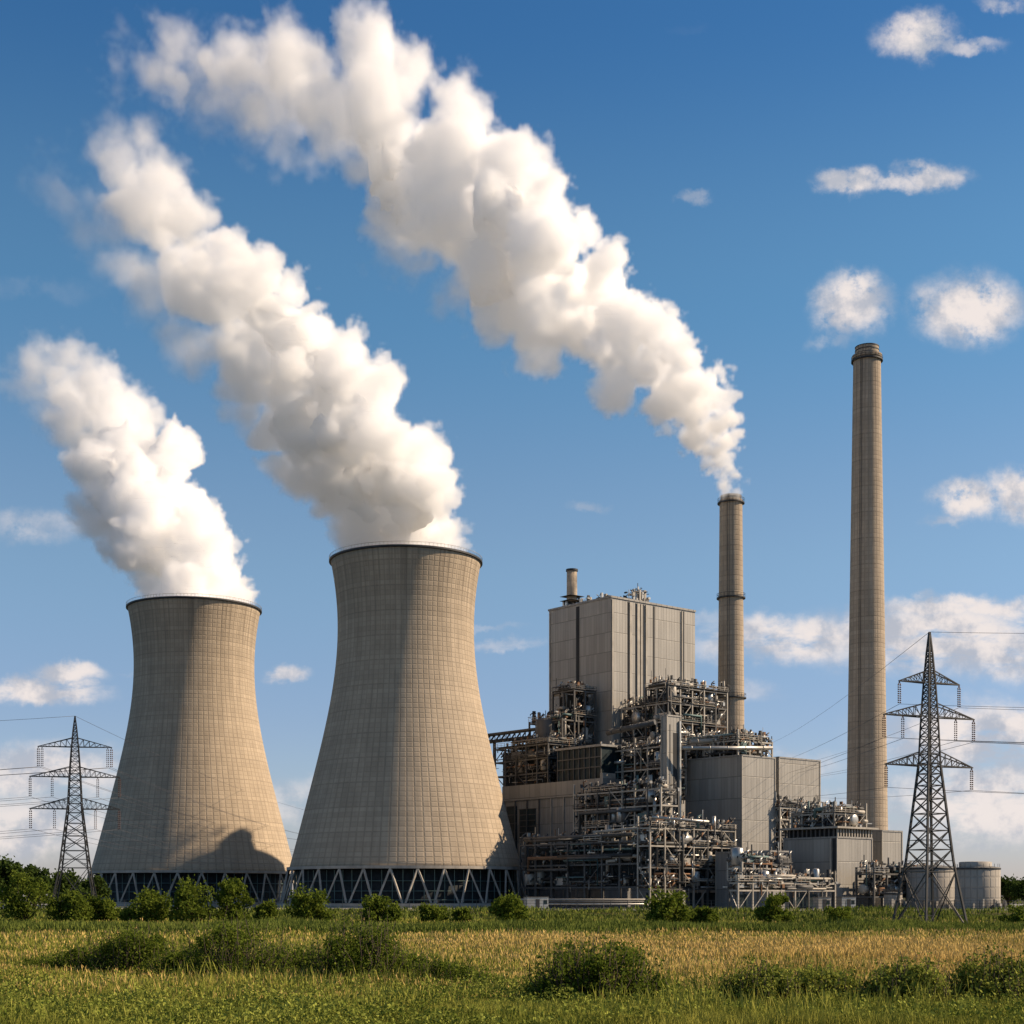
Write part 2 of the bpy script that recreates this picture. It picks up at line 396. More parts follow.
t = thing('tall_chimney', 'tallest bare concrete chimney without smoke behind the right hand buildings', 'chimney', at(867, Y, z=0))
zt = zof(357, Y); r0, r1 = 21.5 * k, 13.4 * k
q = MB(); q.lathe([(r0 + (r1 - r0) * i / 50, zt * i / 50) for i in range(51)], 64); q.build('shaft', M['stack'], t)
ring(t, 'gallery', zof(362, Y), r1, .75, .5, M['dark']); ring(t, 'collar', zof(359, Y), r1 - .3, .75, 1.1, M['stack'])
q = MB(); zc = zof(357, Y)
q.lathe([(r1 * .86, zc), (r1 * .86, zof(347.5, Y)), (r1 * .74, zof(347.5, Y)), (r1 * .74, zc - 3)], 40, smooth=False); q.build('flue_crown', M['stack'], t)
for yy in (355, 351.5, 348): ring(t, 'crown_band', zof(yy, Y), r1 * .86, .14, .3, M['dark'])
railing_ring(t, zof(362, Y) + .5, r1 + .65); ladder(t, zt, lambda z: r0 + (r1 - r0) * z / zt, -2.2)
Y = 452.; k = Y / F
t = thing('smoking_chimney', 'slimmer concrete chimney with three ring galleries and white smoke pouring out', 'chimney', at(731, Y, z=0))
zt = zof(500, Y); r0, r1 = 14.8 * k, 11.3 * k
rf = lambda z: r0 + (r1 - r0) * z / zt
q = MB(); q.lathe([(rf(zt * i / 50), zt * i / 50) for i in range(51)], 56); q.build('shaft', M['stack2'], t)
q = MB(); q.lathe([(r1 * .93, zt), (r1 * .93, zof(496, Y)), (r1 * .8, zof(496, Y)), (r1 * .8, zt - 3)], 40, smooth=False); q.build('flue_crown', M['dark'], t)
for yy in (504, 599, 699):
    z = zof(yy, Y); ring(t, 'gallery', z, rf(z) - .1, .75, .35, M['dark']); railing_ring(t, z + .35, rf(z) + .55)
ladder(t, zt, rf, -1.9)

# ================================================================= BUILDINGS
UA = math.atan2(.638, .77); CU, SU = math.cos(UA), math.sin(UA)
def lens(px0, Y, px1, side):
    """length along the right-hand (+1, local x) or left-hand (-1, local y) wall that ends at column px1"""
    X0 = (px0 - 512) / F * Y; g = (px1 - 512) / F
    dx, dy = (CU, SU) if side > 0 else (-SU, CU)
    return (g * Y - X0) / (dx - g * dy)
def geo(px, Y, pl, pr, yt):
    return at(px, Y, z=0), lens(px, Y, pr, 1), lens(px, Y, pl, -1), zof(yt, Y)

# boiler house
C, Lu, Lv, H = geo(611, 420, 549, 695, 597.5)
bh = thing('boiler_house', 'tallest windowless beige clad block with dark vertical slots and a rooftop stub stack', 'boiler house', C, UA)
q = MB(); q.box(0, 0, 0, Lu, Lv, H, 0, 'b'); o = q.build('wall', M['wall'], bh)
def vstrip(t, side, a0, a1, z0, z1, m, out=.05, name='slot_shade_strip'):
    q = MB()
    if side > 0: q.box(a0, -out, z0, a1, .1, z1)
    else: q.box(-out, a0, z0, .1, a1, z1)
    return q.build(name, m, t)
def pos_on(px0, Y, px, side): return lens(px0, Y, px, side)
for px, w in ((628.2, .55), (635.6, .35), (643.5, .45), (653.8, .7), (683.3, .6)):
    a = pos_on(611, 420, px, 1); vstrip(bh, 1, a - w / 2, a + w / 2, 30, H - .4, M['recess'])  # flat strips on the wall, with the slots' shade in their colour
for px, w in ((630.2, .8), (638.0, 1.0), (641.0, .5), (646, .6), (681.6, .35), (612.2, .5)):
    a = pos_on(611, 420, px, 1); vstrip(bh, 1, a - w / 2, a + w / 2, 30, H - .4, M['beige'], .3, 'wall_fin')
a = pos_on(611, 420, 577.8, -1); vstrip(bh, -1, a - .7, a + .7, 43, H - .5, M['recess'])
a = pos_on(611, 420, 550.5, -1); vstrip(bh, -1, a, a + .35, 43, H - .5, M['beige'], .2, 'wall_fin')
q = MB(); q.box(-.25, -.25, H, Lu + .2, .35, H + .55); q.box(-.25, .35, H, .35, Lv + .2, H + .55); q.box(Lu - .35, .35, H, Lu + .2, Lv + .2, H + .55); q.box(.35, Lv - .35, H, Lu - .35, Lv + .2, H + .55)
q.build('parapet', M['band'], bh)
q = MB(); q.box(.36, .36, H - .02, Lu - .36, Lv - .36, H + .15); q.build('roof', M['roof'], bh)
# stub stack near the far left corner
sx, sy = 3.2, Lv - 6.5
zz = H + .15
q = MB(); q.lathe([(1.55, zz + 2), (1.5, zz + 11.3), (1.3, zz + 11.3), (1.3, zz + 6)], 24, c=(sx, sy)); q.build('roof_stack', M['stack'], bh)
q = MB(); q.lathe([(1.75, zz + 10.9), (1.75, zz + 11.5), (1.3, zz + 11.5), (1.3, zz + 10.9)], 24, c=(sx, sy), closed=True, smooth=False); q.build('stack_collar', M['dark'], bh)
rnd = random.Random(8)
q = MB()
for i in range(14):
    x_, y_ = sx + rnd.uniform(-2.4, 2.4), sy + rnd.uniform(-2.4, 2.4); h = rnd.uniform(1., 3.6)
    q.box(x_, y_, zz, x_ + rnd.uniform(.2, .9), y_ + rnd.uniform(.2, .9), zz + h, rnd.choice([0, 1, 2]))
for i in range(6): q.box(sx - 2.6, sy - 2.6 + i * .02, zz + 2.2 + i * .32, sx + 2.6, sy + 2.4, zz + 2.28 + i * .32, 0) if i in (0, 4) else None
tag(q.build('roof_gear', [M['dark'], M['steel'], M['pale']], bh), kind='stuff')
for gx, gy, n in ((Lu * .40, 3.2, 70), (3.0, 6.0, 14), (1.6, 11.5, 14)):
    q = MB(); zt2 = 4.2 if n > 20 else 1.8
    for i in range(n):
        x_, y_ = gx + rnd.uniform(-1, 1) * (3.9 if n > 20 else 1.6), gy + rnd.uniform(-1, 1) * (2.4 if n > 20 else 1.4); z_ = zz + rnd.uniform(0, zt2)
        if rnd.random() < .5: q.box(x_, y_, zz if rnd.random() < .5 else z_, x_ + rnd.uniform(.15, 1.3), y_ + rnd.uniform(.15, 1.), z_ + rnd.uniform(.2, 1.2), rnd.choice([0, 1, 2, 3]))
        else: q.bar((x_, y_, z_), (x_ + rnd.uniform(-2, 2), y_ + rnd.uniform(-1.5, 1.5), z_ + rnd.uniform(0, .4)), .16, m=rnd.choice([0, 1, 2, 3]))
    if n > 20:
        q.bar((gx, gy, zz), (gx, gy, zz + 6.2), .14); q.bar((gx + 1.3, gy, zz), (gx + 1.3, gy, zz + 5.2), .12); q.bar((gx - 1.6, gy, zz + 3.6), (gx + 2., gy, zz + 3.6), .2)
    tag(q.build('roof_gear', [M['dark'], M['steel'], M['pale'], M['beige']], bh), kind='stuff')

def block(name, label, cat, px, Y, pl, pr, yt, ms=('wall', 'wall'), z0=0, par=.4, cap='band'):
    C, Lu, Lv, H = geo(px, Y, pl, pr, yt)
    t = thing(name, label, cat, C, UA)
    q = MB(); q.box(0, 0, z0, Lu, Lv, H, 0, 'b'); q.build('wall', M[ms[0]], t)
    q = MB(); q.box(-.15, -.15, H + .003, Lu + .15, Lv + .15, H + par); q.build('roof_edge', M[cap], t)
    for (x_, y_) in ((0, 0), (Lu, 0), (0, Lv)):
        q = MB(); q.box(x_ - .14, y_ - .14, z0, x_ + .14, y_ + .14, H); q.build('corner_trim', M['beige'], t)
    return t, Lu, Lv, H
tb, tbu, tbv, tbh = block('boiler_annex', 'plain beige box building with a sharp front corner below the roof pipe deck', 'building', 742, 375, 686, 775, 756)
tcx, *_ = block('filter_building', 'windowless beige block partly hidden behind the annex beside the tall chimney', 'building', 779, 400, 760, 820, 758)
td, tdu, tdv, tdh = block('pump_house', 'squat beige clad block with open louvre gallery under its flat roof', 'building', 837, 350, 784, 872, 838)
te, *_ = block('switch_house', 'small narrow beige block at the foot of the tallest chimney', 'building', 882, 372, 871, 902, 831.5)
tj, *_ = block('pipe_annex', 'low dark roofed shed tucked between the glazed pipe rack and squat block', 'building', 770, 345, 716, 788, 852, ('wall2',))
tg, tgu, tgv, tgh = block('stair_tower', 'slender beige stair tower with tall dark window slits', 'tower', 667, 372, 661.5, 680.5, 716)
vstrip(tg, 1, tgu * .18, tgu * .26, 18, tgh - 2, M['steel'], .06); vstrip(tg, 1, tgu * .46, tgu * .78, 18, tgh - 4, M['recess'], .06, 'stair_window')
vstrip(tg, 1, tgu * .84, tgu * .95, 12, tgh - 1, M['pale'], .5, 'drain_pipe')
# pump house: louvre gallery and roof slab
q = MB(); q.box(.6, .6, tdh + .4, tdu - .6, tdv - .6, tdh + 2.3); q.build('gallery_wall', M['recess'], td)
for i in range(13):
    q = MB(); a = .2 + (tdu - .6) * i / 12; q.box(a, -.05, tdh + .4, a + .35, .3, tdh + 2.3); q.build('gallery_post', M['beige'], td)
for i in range(12):
    q = MB(); a = .9 + (tdv - 1.4) * i / 11; q.box(-.05, a, tdh + .4, .3, a + .3, tdh + 2.3); q.build('gallery_post', M['steel'], td)
q = MB(); q.box(-.9, -.9, tdh + 2.3, tdu + 1.5, tdv + .8, tdh + 2.75); q.build('roof_slab', M['beige'], td)
vstrip(td, -1, .05, 1.3, 0, tdh - .05, M['recess'], .07, 'dark_corner_strip'); vstrip(td, -1, 1.5, 1.9, 0, tdh - .05, M['beige'], .25, 'downpipe')
# turbine hall
C, Lu, Lv, H = geo(603, 390, 504, 660, 778)
th = thing('turbine_hall', 'long grey clad hall with pale roof band behind the front steel frames', 'building', C, UA)
q = MB(); q.box(0, 0, 0, 21, Lv, H - 4.2, 0, 'b'); q.build('wall', M['wall2'], th)
q = MB(); q.box(-.4, -.4, H - 4.2, 21.2, Lv + .3, H); q.build('roof_band', M['band'], th)
for i in range(9):
    q = MB(); a = Lv * i / 8; q.box(-.3, a - .2, 0, .05, a + .2, H - 4.21); q.build('pilaster', M['beige'] if i in (2, 3, 4) else M['steel'], th)
for a0, a1, z0, z1 in ((.66, .83, 19, 27), (.86, .97, 16, 28), (.86, .97, 4, 13)):
    q = MB(); q.box(-.12, Lv * a0, z0, .02, Lv * a1, z1); q.build('louvre_window', M['glass'], th)
    q = MB()
    for i in range(6): q.box(-.2, Lv * a0, z0 + (z1 - z0) * i / 5 - .1, -.125, Lv * a1, z0 + (z1 - z0) * i / 5 + .1)
    q.build('louvre_blade', M['steel'], th)
# glazed storey on the hall roof
q = MB(); q.box(.8, 1.5, H, 16, 18.5, H + 8.4); q.build('glazed_storey', M['glass'], th)
for i in range(9):
    q = MB(); a = 1.5 + 17 * i / 8; q.box(.55, a - .12, H, .78, a + .12, H + 8.4); q.build('mullion', M['steel'], th)
for z_ in (3., 5.6):
    q = MB(); q.box(.5, 1.4, H + z_, .77, 18.6, H + z_ + .3); q.build('transom', M['steel'], th)
q = MB(); q.box(.2, .9, H + 8.4, 16.6, 19.2, H + 9.); q.build('upper_roof', M['band'], th)
q = MB(); q.box(-.1, 0, H, 4.5, 1., H + 1.4); q.build('parapet', M['beige'], th)

# ================================================================= STEELWORK
PIPE_M = ['pale', 'beige', 'steel', 'dark', 'pale', 'steel', 'dark', 'steel', 'green', 'beige', 'dark', 'rust', 'steel']
def vessel(mb, c, r, L, axis, m=0):
    c = Vector(c); d = Vector({'x': (1, 0, 0), 'y': (0, 1, 0), 'z': (0, 0, 1)}[axis])
    fr = [(-.5, .02), (-.49, .5), (-.46, .8), (-.42, 1), (.42, 1), (.46, .8), (.49, .5), (.5, .02)]
    mb.tube([c + d * L * f for f, _ in fr], [r * k_ for _, k_ in fr], 14, m)
def steelwork(name, label, px, Y, pl, pr, levels, seed, z0=0., bay=5.5, depth_u=None, depth_v=None, npipe=36, nves=6, nfit=240, deckp=.6,
              inner='inner', colm='beige', top_pipes=10, colr=.4, off=(0, 0), brace=.4, group='steel pipe structures', glazed=0.):
    C = at(px, Y, z=0)
    Lu = depth_u if depth_u else lens(px, Y, pr, 1); Lv = depth_v if depth_v else lens(px, Y, pl, -1)
    t = thing(name, label, 'steelwork', C + Vector((CU * off[0] - SU * off[1], SU * off[0] + CU * off[1], 0)), UA, group)
    rn = random.Random(seed)
    nu, nv = max(1, round(Lu / bay)), max(1, round(Lv / bay))
    zt, zb = levels[-1], levels[0]
    xs = [Lu * i / nu for i in range(nu + 1)]; ys_ = [Lv * j / nv for j in range(nv + 1)]
    for i, x_ in enumerate(xs):
        for j, y_ in enumerate(ys_):
            if 0 < i < nu and 0 < j < nv: continue
            e = rn.choice([0, 0, 1.2, 2.4]) if j == 0 or i == 0 else 0
            q = MB(); q.box(x_ - colr / 2, y_ - colr / 2, z0, x_ + colr / 2, y_ + colr / 2, zt + e); q.build('column', M[colm] if rn.random() < .75 else M['steel'], t)
    for li, z in enumerate(levels):
        for (a, c) in (((0, 0), (Lu, 0)), ((0, 0), (0, Lv)), ((Lu, 0), (Lu, Lv)), ((0, Lv), (Lu, Lv))):
            q = MB(); q.bar((a[0], a[1], z - .45), (c[0], c[1], z - .45), colr * .7, colr); q.build('beam', M[rn.choice([colm, colm, 'steel'])], t)
        if li and li < len(levels):
            dk = MB(); rl = MB(); any_ = False
            for i in range(nu):
                for j in range(nv):
                    if rn.random() < deckp:
                        any_ = True
                        dk.box(xs[i] - .4 * (i == 0), ys_[j] - .5 * (j == 0), z, xs[i + 1] + .3 * (i == nu - 1), ys_[j + 1], z + .12)
                        if j == 0:
                            for h in (.55, 1.1): rl.bar((xs[i], -.45, z + h), (xs[i + 1], -.45, z + h), .09)
                            for s in range(4): x_ = xs[i] + (xs[i + 1] - xs[i]) * s / 3; rl.bar((x_, -.45, z + .12), (x_, -.45, z + 1.1), .08)
                        if i == 0:
                            for h in (.55, 1.1): rl.bar((-.35, ys_[j], z + h), (-.35, ys_[j + 1], z + h), .09)
                            for s in range(4): y_ = ys_[j] + (ys_[j + 1] - ys_[j]) * s / 3; rl.bar((-.35, y_, z + .12), (-.35, y_, z + 1.1), .08)
            if any_:
                dk.build('deck', M[rn.choice(['steel', 'beige', 'dark'])], t)
                if rl.vs: rl.build('railing', M[rn.choice(['beige', 'steel', 'pale'])], t)
    # braces
    zl = [z0 if levels[0] - z0 < 8 else levels[0]] + list(levels[1:] if levels[0] - z0 < 8 else levels[1:])
    zl = [min(levels[0], z0)] + list(levels) if levels[0] > z0 + 2 else list(levels)
    for li in range(len(zl) - 1):
        for i in range(nu):
            if rn.random() < brace:
                q = MB(); a, c = (xs[i], xs[i + 1]) if rn.random() < .5 else (xs[i + 1], xs[i]); q.bar((a, 0, zl[li]), (c, 0, zl[li + 1]), colr * .5); q.build('brace', M[colm], t)
        for j in range(nv):
            if rn.random() < brace:
                q = MB(); a, c = (ys_[j], ys_[j + 1]) if rn.random() < .5 else (ys_[j + 1], ys_[j]); q.bar((0, a, zl[li]), (0, c, zl[li + 1]), colr * .5); q.build('brace', M[colm], t)
    # near-black backing box; the frame's inner shade is put into its colour
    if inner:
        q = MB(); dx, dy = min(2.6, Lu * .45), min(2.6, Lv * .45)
        q.box(dx, dy, z0 if z0 else zb - .5, Lu - .3, Lv - .3, zt - 1.2); q.build('shade_backing', M[inner], t)
        if glazed:
            for li in range(len(zl) - 1):
                for i in range(nu):
                    if rn.random() < glazed:
                        q = MB(); q.box(xs[i] + .5, dy - .2, zl[li] + .6, xs[i + 1] - .5, dy - .02, zl[li + 1] - 1.2); q.build('glass_panel', M['glass'], t)
    # pipes: long runs with drops, on the two faces in view
    span = lambda L: sorted((rn.uniform(0, L), rn.uniform(0, L)))
    zlo, zhi = (z0 + .6 if z0 else zb), zt + 1.2
    for i in range(npipe):
        r = rn.choice([.12, .16, .2, .25, .32, .45]); onu = rn.random() < Lu / (Lu + Lv)
        L = Lu if onu else Lv; off_ = rn.uniform(-.4, 2.2)
        a, c = span(L)
        if c - a < 2: c = min(L, a + rn.uniform(2, 7))
        lv = rn.choice(levels) + rn.uniform(.2, 2.2) if rn.random() < .6 else rn.uniform(zlo, zhi)
        lv = min(lv, zhi)
        k_ = rn.random()
        if k_ < .45: pts = [(a, lv), (c, lv)]
        elif k_ < .65: pts = [(a, max(zlo, lv - rn.uniform(2, 9))), (a, lv), (c, lv)]
        elif k_ < .8: pts = [(a, lv), (c, lv), (c, max(zlo, lv - rn.uniform(2, 8)))]
        elif k_ < .92: pts = [(a, max(zlo, lv - rn.uniform(3, 12))), (a, lv + rn.uniform(0, 1.5))]
        else:
            mz = max(zlo, lv - rn.uniform(1, 4)); mm = (a + c) / 2; pts = [(a, lv), (mm, lv), (mm, mz), (c, mz)]
        P = [(p_[0], off_, p_[1]) if onu else (off_, p_[0], p_[1]) for p_ in pts]
        q = MB(); q.tube(P, r, 8); q.build('pipe', M[rn.choice(PIPE_M)], t)
    for i in range(top_pipes):
        x_, y_ = rn.uniform(0, Lu), rn.uniform(0, Lv); h = rn.uniform(.8, 3.6); r = rn.choice([.1, .15, .25, .5])
        q = MB(); q.tube([(x_, y_, zt - .5), (x_, y_, zt + h)] + ([(x_ + 1., y_, zt + h + .2)] if r < .3 and rn.random() < .4 else []), r, 8); q.build('vent_pipe', M[rn.choice(PIPE_M)], t)
    for i in range(nves):
        r = rn.uniform(.7, 1.5); z = rn.choice(levels[:-1] if len(levels) > 1 else levels); ax = rn.choice('xz') if Lu > Lv else rn.choice('yz')
        L = rn.uniform(2.5, 5.) ; x_, y_ = (rn.uniform(2, max(2.1, Lu - 2)), rn.uniform(.6, 1.8)) if rn.random() < Lu / (Lu + Lv) else (rn.uniform(.6, 1.8), rn.uniform(2, max(2.1, Lv - 2)))
        q = MB(); vessel(q, (x_, y_, z + .2 + (L / 2 if ax == 'z' else r)), r, L, ax); q.build('vessel', M[rn.choice(['pale', 'beige', 'steel'])], t)
    for i in range(max(2, nves // 2)):
        z = rn.choice(levels[:-1] if len(levels) > 1 else levels); w, h, d_ = rn.uniform(1.2, 4), rn.uniform(1, 3), rn.uniform(.8, 1.8)
        if rn.random() < Lu / (Lu + Lv): x_, y_ = rn.uniform(0, max(.1, Lu - w)), rn.uniform(-.2, .8)
        else: x_, y_, w, d_ = rn.uniform(-.2, .8), rn.uniform(0, max(.1, Lv - w)), d_, w
        q = MB(); q.box(x_, y_, z + .15, x_ + w, y_ + d_, z + .15 + h); q.build('duct', M[rn.choice(['beige', 'steel', 'pale', 'green'])], t)
    q = MB()
    for i in range(nfit):
        z = rn.choice(levels) + rn.uniform(-.3, 2.6) if rn.random() < .6 else rn.uniform(zlo, zhi)
        z = min(z, zt + 1.8)
        if rn.random() < Lu / (Lu + Lv): x_, y_ = rn.uniform(0, Lu), rn.uniform(-.5, 2.4)
        else: x_, y_ = rn.uniform(-.5, 2.4), rn.uniform(0, Lv)
        k_ = rn.random(); mi = rn.choice([0, 0, 1, 2, 2, 3, 3, 3, 4])
        if k_ < .4: q.box(x_, y_, z, x_ + rn.uniform(.15, 1.), y_ + rn.uniform(.15, .8), z + rn.uniform(.15, 1.), mi)
        elif k_ < .75:
            d = rn.choice([(1, 0, 0), (0, 1, 0), (0, 0, 1), (0, 0, -1)]); l = rn.uniform(.6, 3.)
            q.bar((x_, y_, z), (x_ + d[0] * l, y_ + d[1] * l, max(z0, z + d[2] * l)), rn.uniform(.08, .22), m=mi)
        else: q.tube([(x_, y_, z), (x_, y_, z + .3), (x_ + .8, y_ + rn.uniform(-.5, .5), z + .9)], rn.uniform(.1, .25), 6, mi)
    tag(q.build('fittings', [M['pale'], M['beige'], M['steel'], M['dark'], M['rust']], t), kind='stuff')
    return t

SW = 'steelwork'
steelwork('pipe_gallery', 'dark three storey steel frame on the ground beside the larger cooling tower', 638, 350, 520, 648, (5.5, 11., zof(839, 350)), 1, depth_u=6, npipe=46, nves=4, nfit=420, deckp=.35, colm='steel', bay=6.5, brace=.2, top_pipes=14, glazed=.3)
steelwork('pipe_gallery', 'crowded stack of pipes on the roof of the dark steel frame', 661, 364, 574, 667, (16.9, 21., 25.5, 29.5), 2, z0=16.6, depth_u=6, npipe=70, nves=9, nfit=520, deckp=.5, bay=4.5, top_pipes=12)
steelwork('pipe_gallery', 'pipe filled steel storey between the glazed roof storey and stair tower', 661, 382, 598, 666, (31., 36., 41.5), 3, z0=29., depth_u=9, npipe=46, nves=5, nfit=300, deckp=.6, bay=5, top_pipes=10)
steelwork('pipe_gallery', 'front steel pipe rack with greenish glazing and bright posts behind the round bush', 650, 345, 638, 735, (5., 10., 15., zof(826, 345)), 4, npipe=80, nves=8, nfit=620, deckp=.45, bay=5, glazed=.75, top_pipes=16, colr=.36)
steelwork('pipe_gallery', 'low two storey steel rack with pale top walkway in front of the squat block', 738, 315, 729, 835, (4.6, zof(881, 315)), 5, npipe=44, nves=5, nfit=300, deckp=.8, bay=4.6, glazed=.4, top_pipes=3, colr=.34)
steelwork('pipe_gallery', 'short raised pipe platform above the low shed and beside the front rack', 742, 330, 728, 790, (9.5, zof(862, 330)), 6, z0=6.5, npipe=30, nves=4, nfit=220, deckp=.7, bay=4.5, top_pipes=6)
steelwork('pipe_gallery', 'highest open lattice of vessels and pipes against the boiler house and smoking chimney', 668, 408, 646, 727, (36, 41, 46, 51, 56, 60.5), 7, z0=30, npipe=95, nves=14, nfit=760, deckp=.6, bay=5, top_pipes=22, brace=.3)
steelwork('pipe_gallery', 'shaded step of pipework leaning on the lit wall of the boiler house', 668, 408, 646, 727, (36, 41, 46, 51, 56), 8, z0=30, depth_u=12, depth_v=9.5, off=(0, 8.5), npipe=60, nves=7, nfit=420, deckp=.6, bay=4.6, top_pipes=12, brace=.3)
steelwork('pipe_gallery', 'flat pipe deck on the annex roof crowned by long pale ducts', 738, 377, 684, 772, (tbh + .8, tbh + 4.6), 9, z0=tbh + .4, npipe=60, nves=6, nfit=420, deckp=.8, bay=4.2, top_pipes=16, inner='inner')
steelwork('pipe_gallery', 'square latticed cage of tangled pipes between annex and hidden block', 780, 382, 774, 818, (14, 18.5, 23, zof(806, 382)), 10, depth_v=6, npipe=56, nves=6, nfit=480, deckp=.4, bay=3.6, top_pipes=10, brace=.9)
steelwork('pipe_gallery', 'untidy roof pipework on top of the squat louvred block', 834, 354, 792, 866, (tdh + 3., tdh + 6.4), 11, z0=tdh + 2.8, npipe=44, nves=5, nfit=320, deckp=.7, bay=3.6, top_pipes=12)
steelwork('pipe_gallery', 'low dark tangle of ground pipes behind the legs of the larger pylon', 874, 346, 868, 948, (3.2, zof(872, 346)), 12, depth_v=5, npipe=50, nves=6, nfit=360, deckp=.4, bay=5, top_pipes=6, colm='steel')
steelwork('pipe_gallery', 'low platform of pipes on the hall roof nearest the larger cooling tower', 603, 390, 497, 626, (H + 3.6, H + 7.6, H + 11.4), 13, z0=H, depth_u=10, depth_v=23, off=(2, 24), npipe=46, nves=4, nfit=300, deckp=.7, colm='steel', bay=5, top_pipes=7)
steelwork('pipe_gallery', 'middle step of dark steelwork holding a round hopper beside the boiler house', 603, 390, 497, 626, (H + 6, H + 12, H + 18.5), 14, z0=H, depth_u=12, depth_v=14, off=(8, 25.), npipe=46, nves=6, nfit=320, deckp=.7, colm='steel', bay=5, top_pipes=8)
steelwork('pipe_gallery', 'topmost dark step of steelwork against the shaded boiler house wall', 603, 390, 497, 626, (H + 12, H + 20, H + 27), 15, z0=H, depth_u=8, depth_v=9., off=(12.5, 25.), npipe=30, nves=4, nfit=240, deckp=.8, colm='steel', bay=4, top_pipes=8)
# hopper
t = thing('hopper', 'round dark hopper with pale conical skirt in the shaded steelwork', 'hopper', at(546, 420, z=H + 7), UA)
q = MB(); q.lathe([(.8, 0), (3.0, 3.5), (3.0, 11), (2.2, 12), (.2, 12.3)], 28); q.build('bin', M['steel'], t)
q = MB(); q.lathe([(3.05, 3.2), (3.2, 3.2), (3.2, 5.2), (3.05, 5.2)], 28, closed=True, smooth=False); q.build('skirt', M['beige'], t)
# conveyor bridge
t = thing('conveyor_bridge', 'sloping covered conveyor bridge reaching out behind the larger cooling tower', 'conveyor', (0, 0, 0))
a, c = at(470, 434, 741), at(541, 424, 735)
q = MB(); q.bar(a + Vector((0, 0, 1.0)), c + Vector((0, 0, 1.8)), 3.2, .5); q.build('roof', M['steel'], t)
q = MB(); q.bar(a - Vector((0, 0, .9)), c - Vector((0, 0, .3)), 3.2, .6); q.build('deck', M['dark'], t)
n = 14
for s in (-1.5, 1.5):
    q = MB()
    for i in range(n): p0 = a.lerp(c, i / n); p1 = a.lerp(c, (i + 1) / n); o_ = Vector((0, s, 0)); q.bar(p0 + o_ - Vector((0, 0, .8)), p1 + o_ + Vector((0, 0, 1.2)), .2); q.bar(p1 + o_ - Vector((0, 0, .8)), p1 + o_ + Vector((0, 0, 1.2)), .2)
    q.build('truss', M['dark'], t)
for f_ in (.35, .62, .9):
    q = MB(); p0 = a.lerp(c, f_); q.bar((p0.x, p0.y, p0.z - 1), (p0.x, p0.y, 0), .9); q.build('trestle_leg', M['steel'], t)
# big inclined ducts/pipes lying across the plant
def long_pipe(label, a, c, r, m, name='overhead_pipe'):
    q = MB(); q.tube([a, Vector(a).lerp(c, .5), c], r, 12)
    for f_ in (.1, .3, .5, .7, .9):
        p0 = Vector(a).lerp(c, f_); d = (Vector(c) - Vector(a)).normalized(); q.tube([p0 - d * .12, p0 + d * .12], r * 1.14, 12)
    return tag(q.build(name, M[m]), label, 'pipe', 'long overhead pipes')
long_pipe('thick grey pipe sloping across the lit boiler house wall under the lattice', at(607, 404, 733), at(655, 397, 722), .75, 'steel')
long_pipe('long pale pipe along the edge of the annex roof deck', at(682, 372, 748), at(772, 380, 748), .5, 'pale')
long_pipe('pale pipe running over the roof deck towards the smoking chimney', at(690, 383, 742), at(765, 386, 737), .6, 'beige')
long_pipe('pale pipe on top of the dark steel frame near the stair tower', at(596, 356, 832), at(655, 347.5, 826.5), .35, 'beige')
long_pipe('slim pale pipe above the glazed front rack', at(652, 343, 817), at(709, 343, 822), .35, 'pale')
# round storage tanks
def tank(label, px, Y, rp, yt, m='tank', dome=True):
    k = Y / F; r = rp * k; h = zof(yt, Y)
    t = thing('storage_tank', label, 'tank', at(px, Y, z=0), 0.4, 'round storage tanks')
    q = MB(); q.lathe([(r, 0), (r, h), (r * .98, h + .1)], 64); q.build('shell', M[m], t)
    q = MB(); q.lathe([(r + .12, h - .35), (r + .12, h), (r - .05, h)], 64, smooth=False); q.build('top_ring', M['dark'], t)
    q = MB(); q.lathe([(r, h), (r * .8, h + r * .05), (r * .5, h + r * .1), (.05, h + r * .13)], 64); q.build('roof', M['roof'], t)
    if dome:
        q = MB(); q.lathe([(r * .72, h), (r * .72, h + 1.3), (r * .6, h + 1.4), (.05, h + 1.5)], 48, c=(-r * .12, 0)); q.build('roof_house', M['conc'], t)
    q = MB()
    for k_ in range(22):
        a = 2 * math.pi * k_ / 22; p0 = Vector((r * .97 * math.cos(a), r * .97 * math.sin(a), h)); q.bar(p0, p0 + Vector((0, 0, .9)), .06)
    q.build('railing', M['dark'], t)
    q = MB(); rn = random.Random(px)
    for i in range(22):
        a = rn.uniform(-2.6, -.4); rr = r + rn.uniform(.5, 1.6); x_, y_ = rr * math.cos(a), rr * math.sin(a)
        q.box(x_, y_, 0, x_ + rn.uniform(.2, .7), y_ + .3, rn.uniform(.5, 2.4), rn.choice([0, 1]))
    tag(q.build('valve_gear', [M['beige'], M['steel']], t), kind='stuff')
    return t
tank('pale round storage tank with raised lid right of the larger pylon', 977.5, 335, 22, 868)
tank('plain round storage tank seen through the legs of the larger pylon', 931, 352, 24, 868, dome=False)
tank('small squat round tank at the right end of the ground pipes', 893, 338, 9, 893, dome=False)
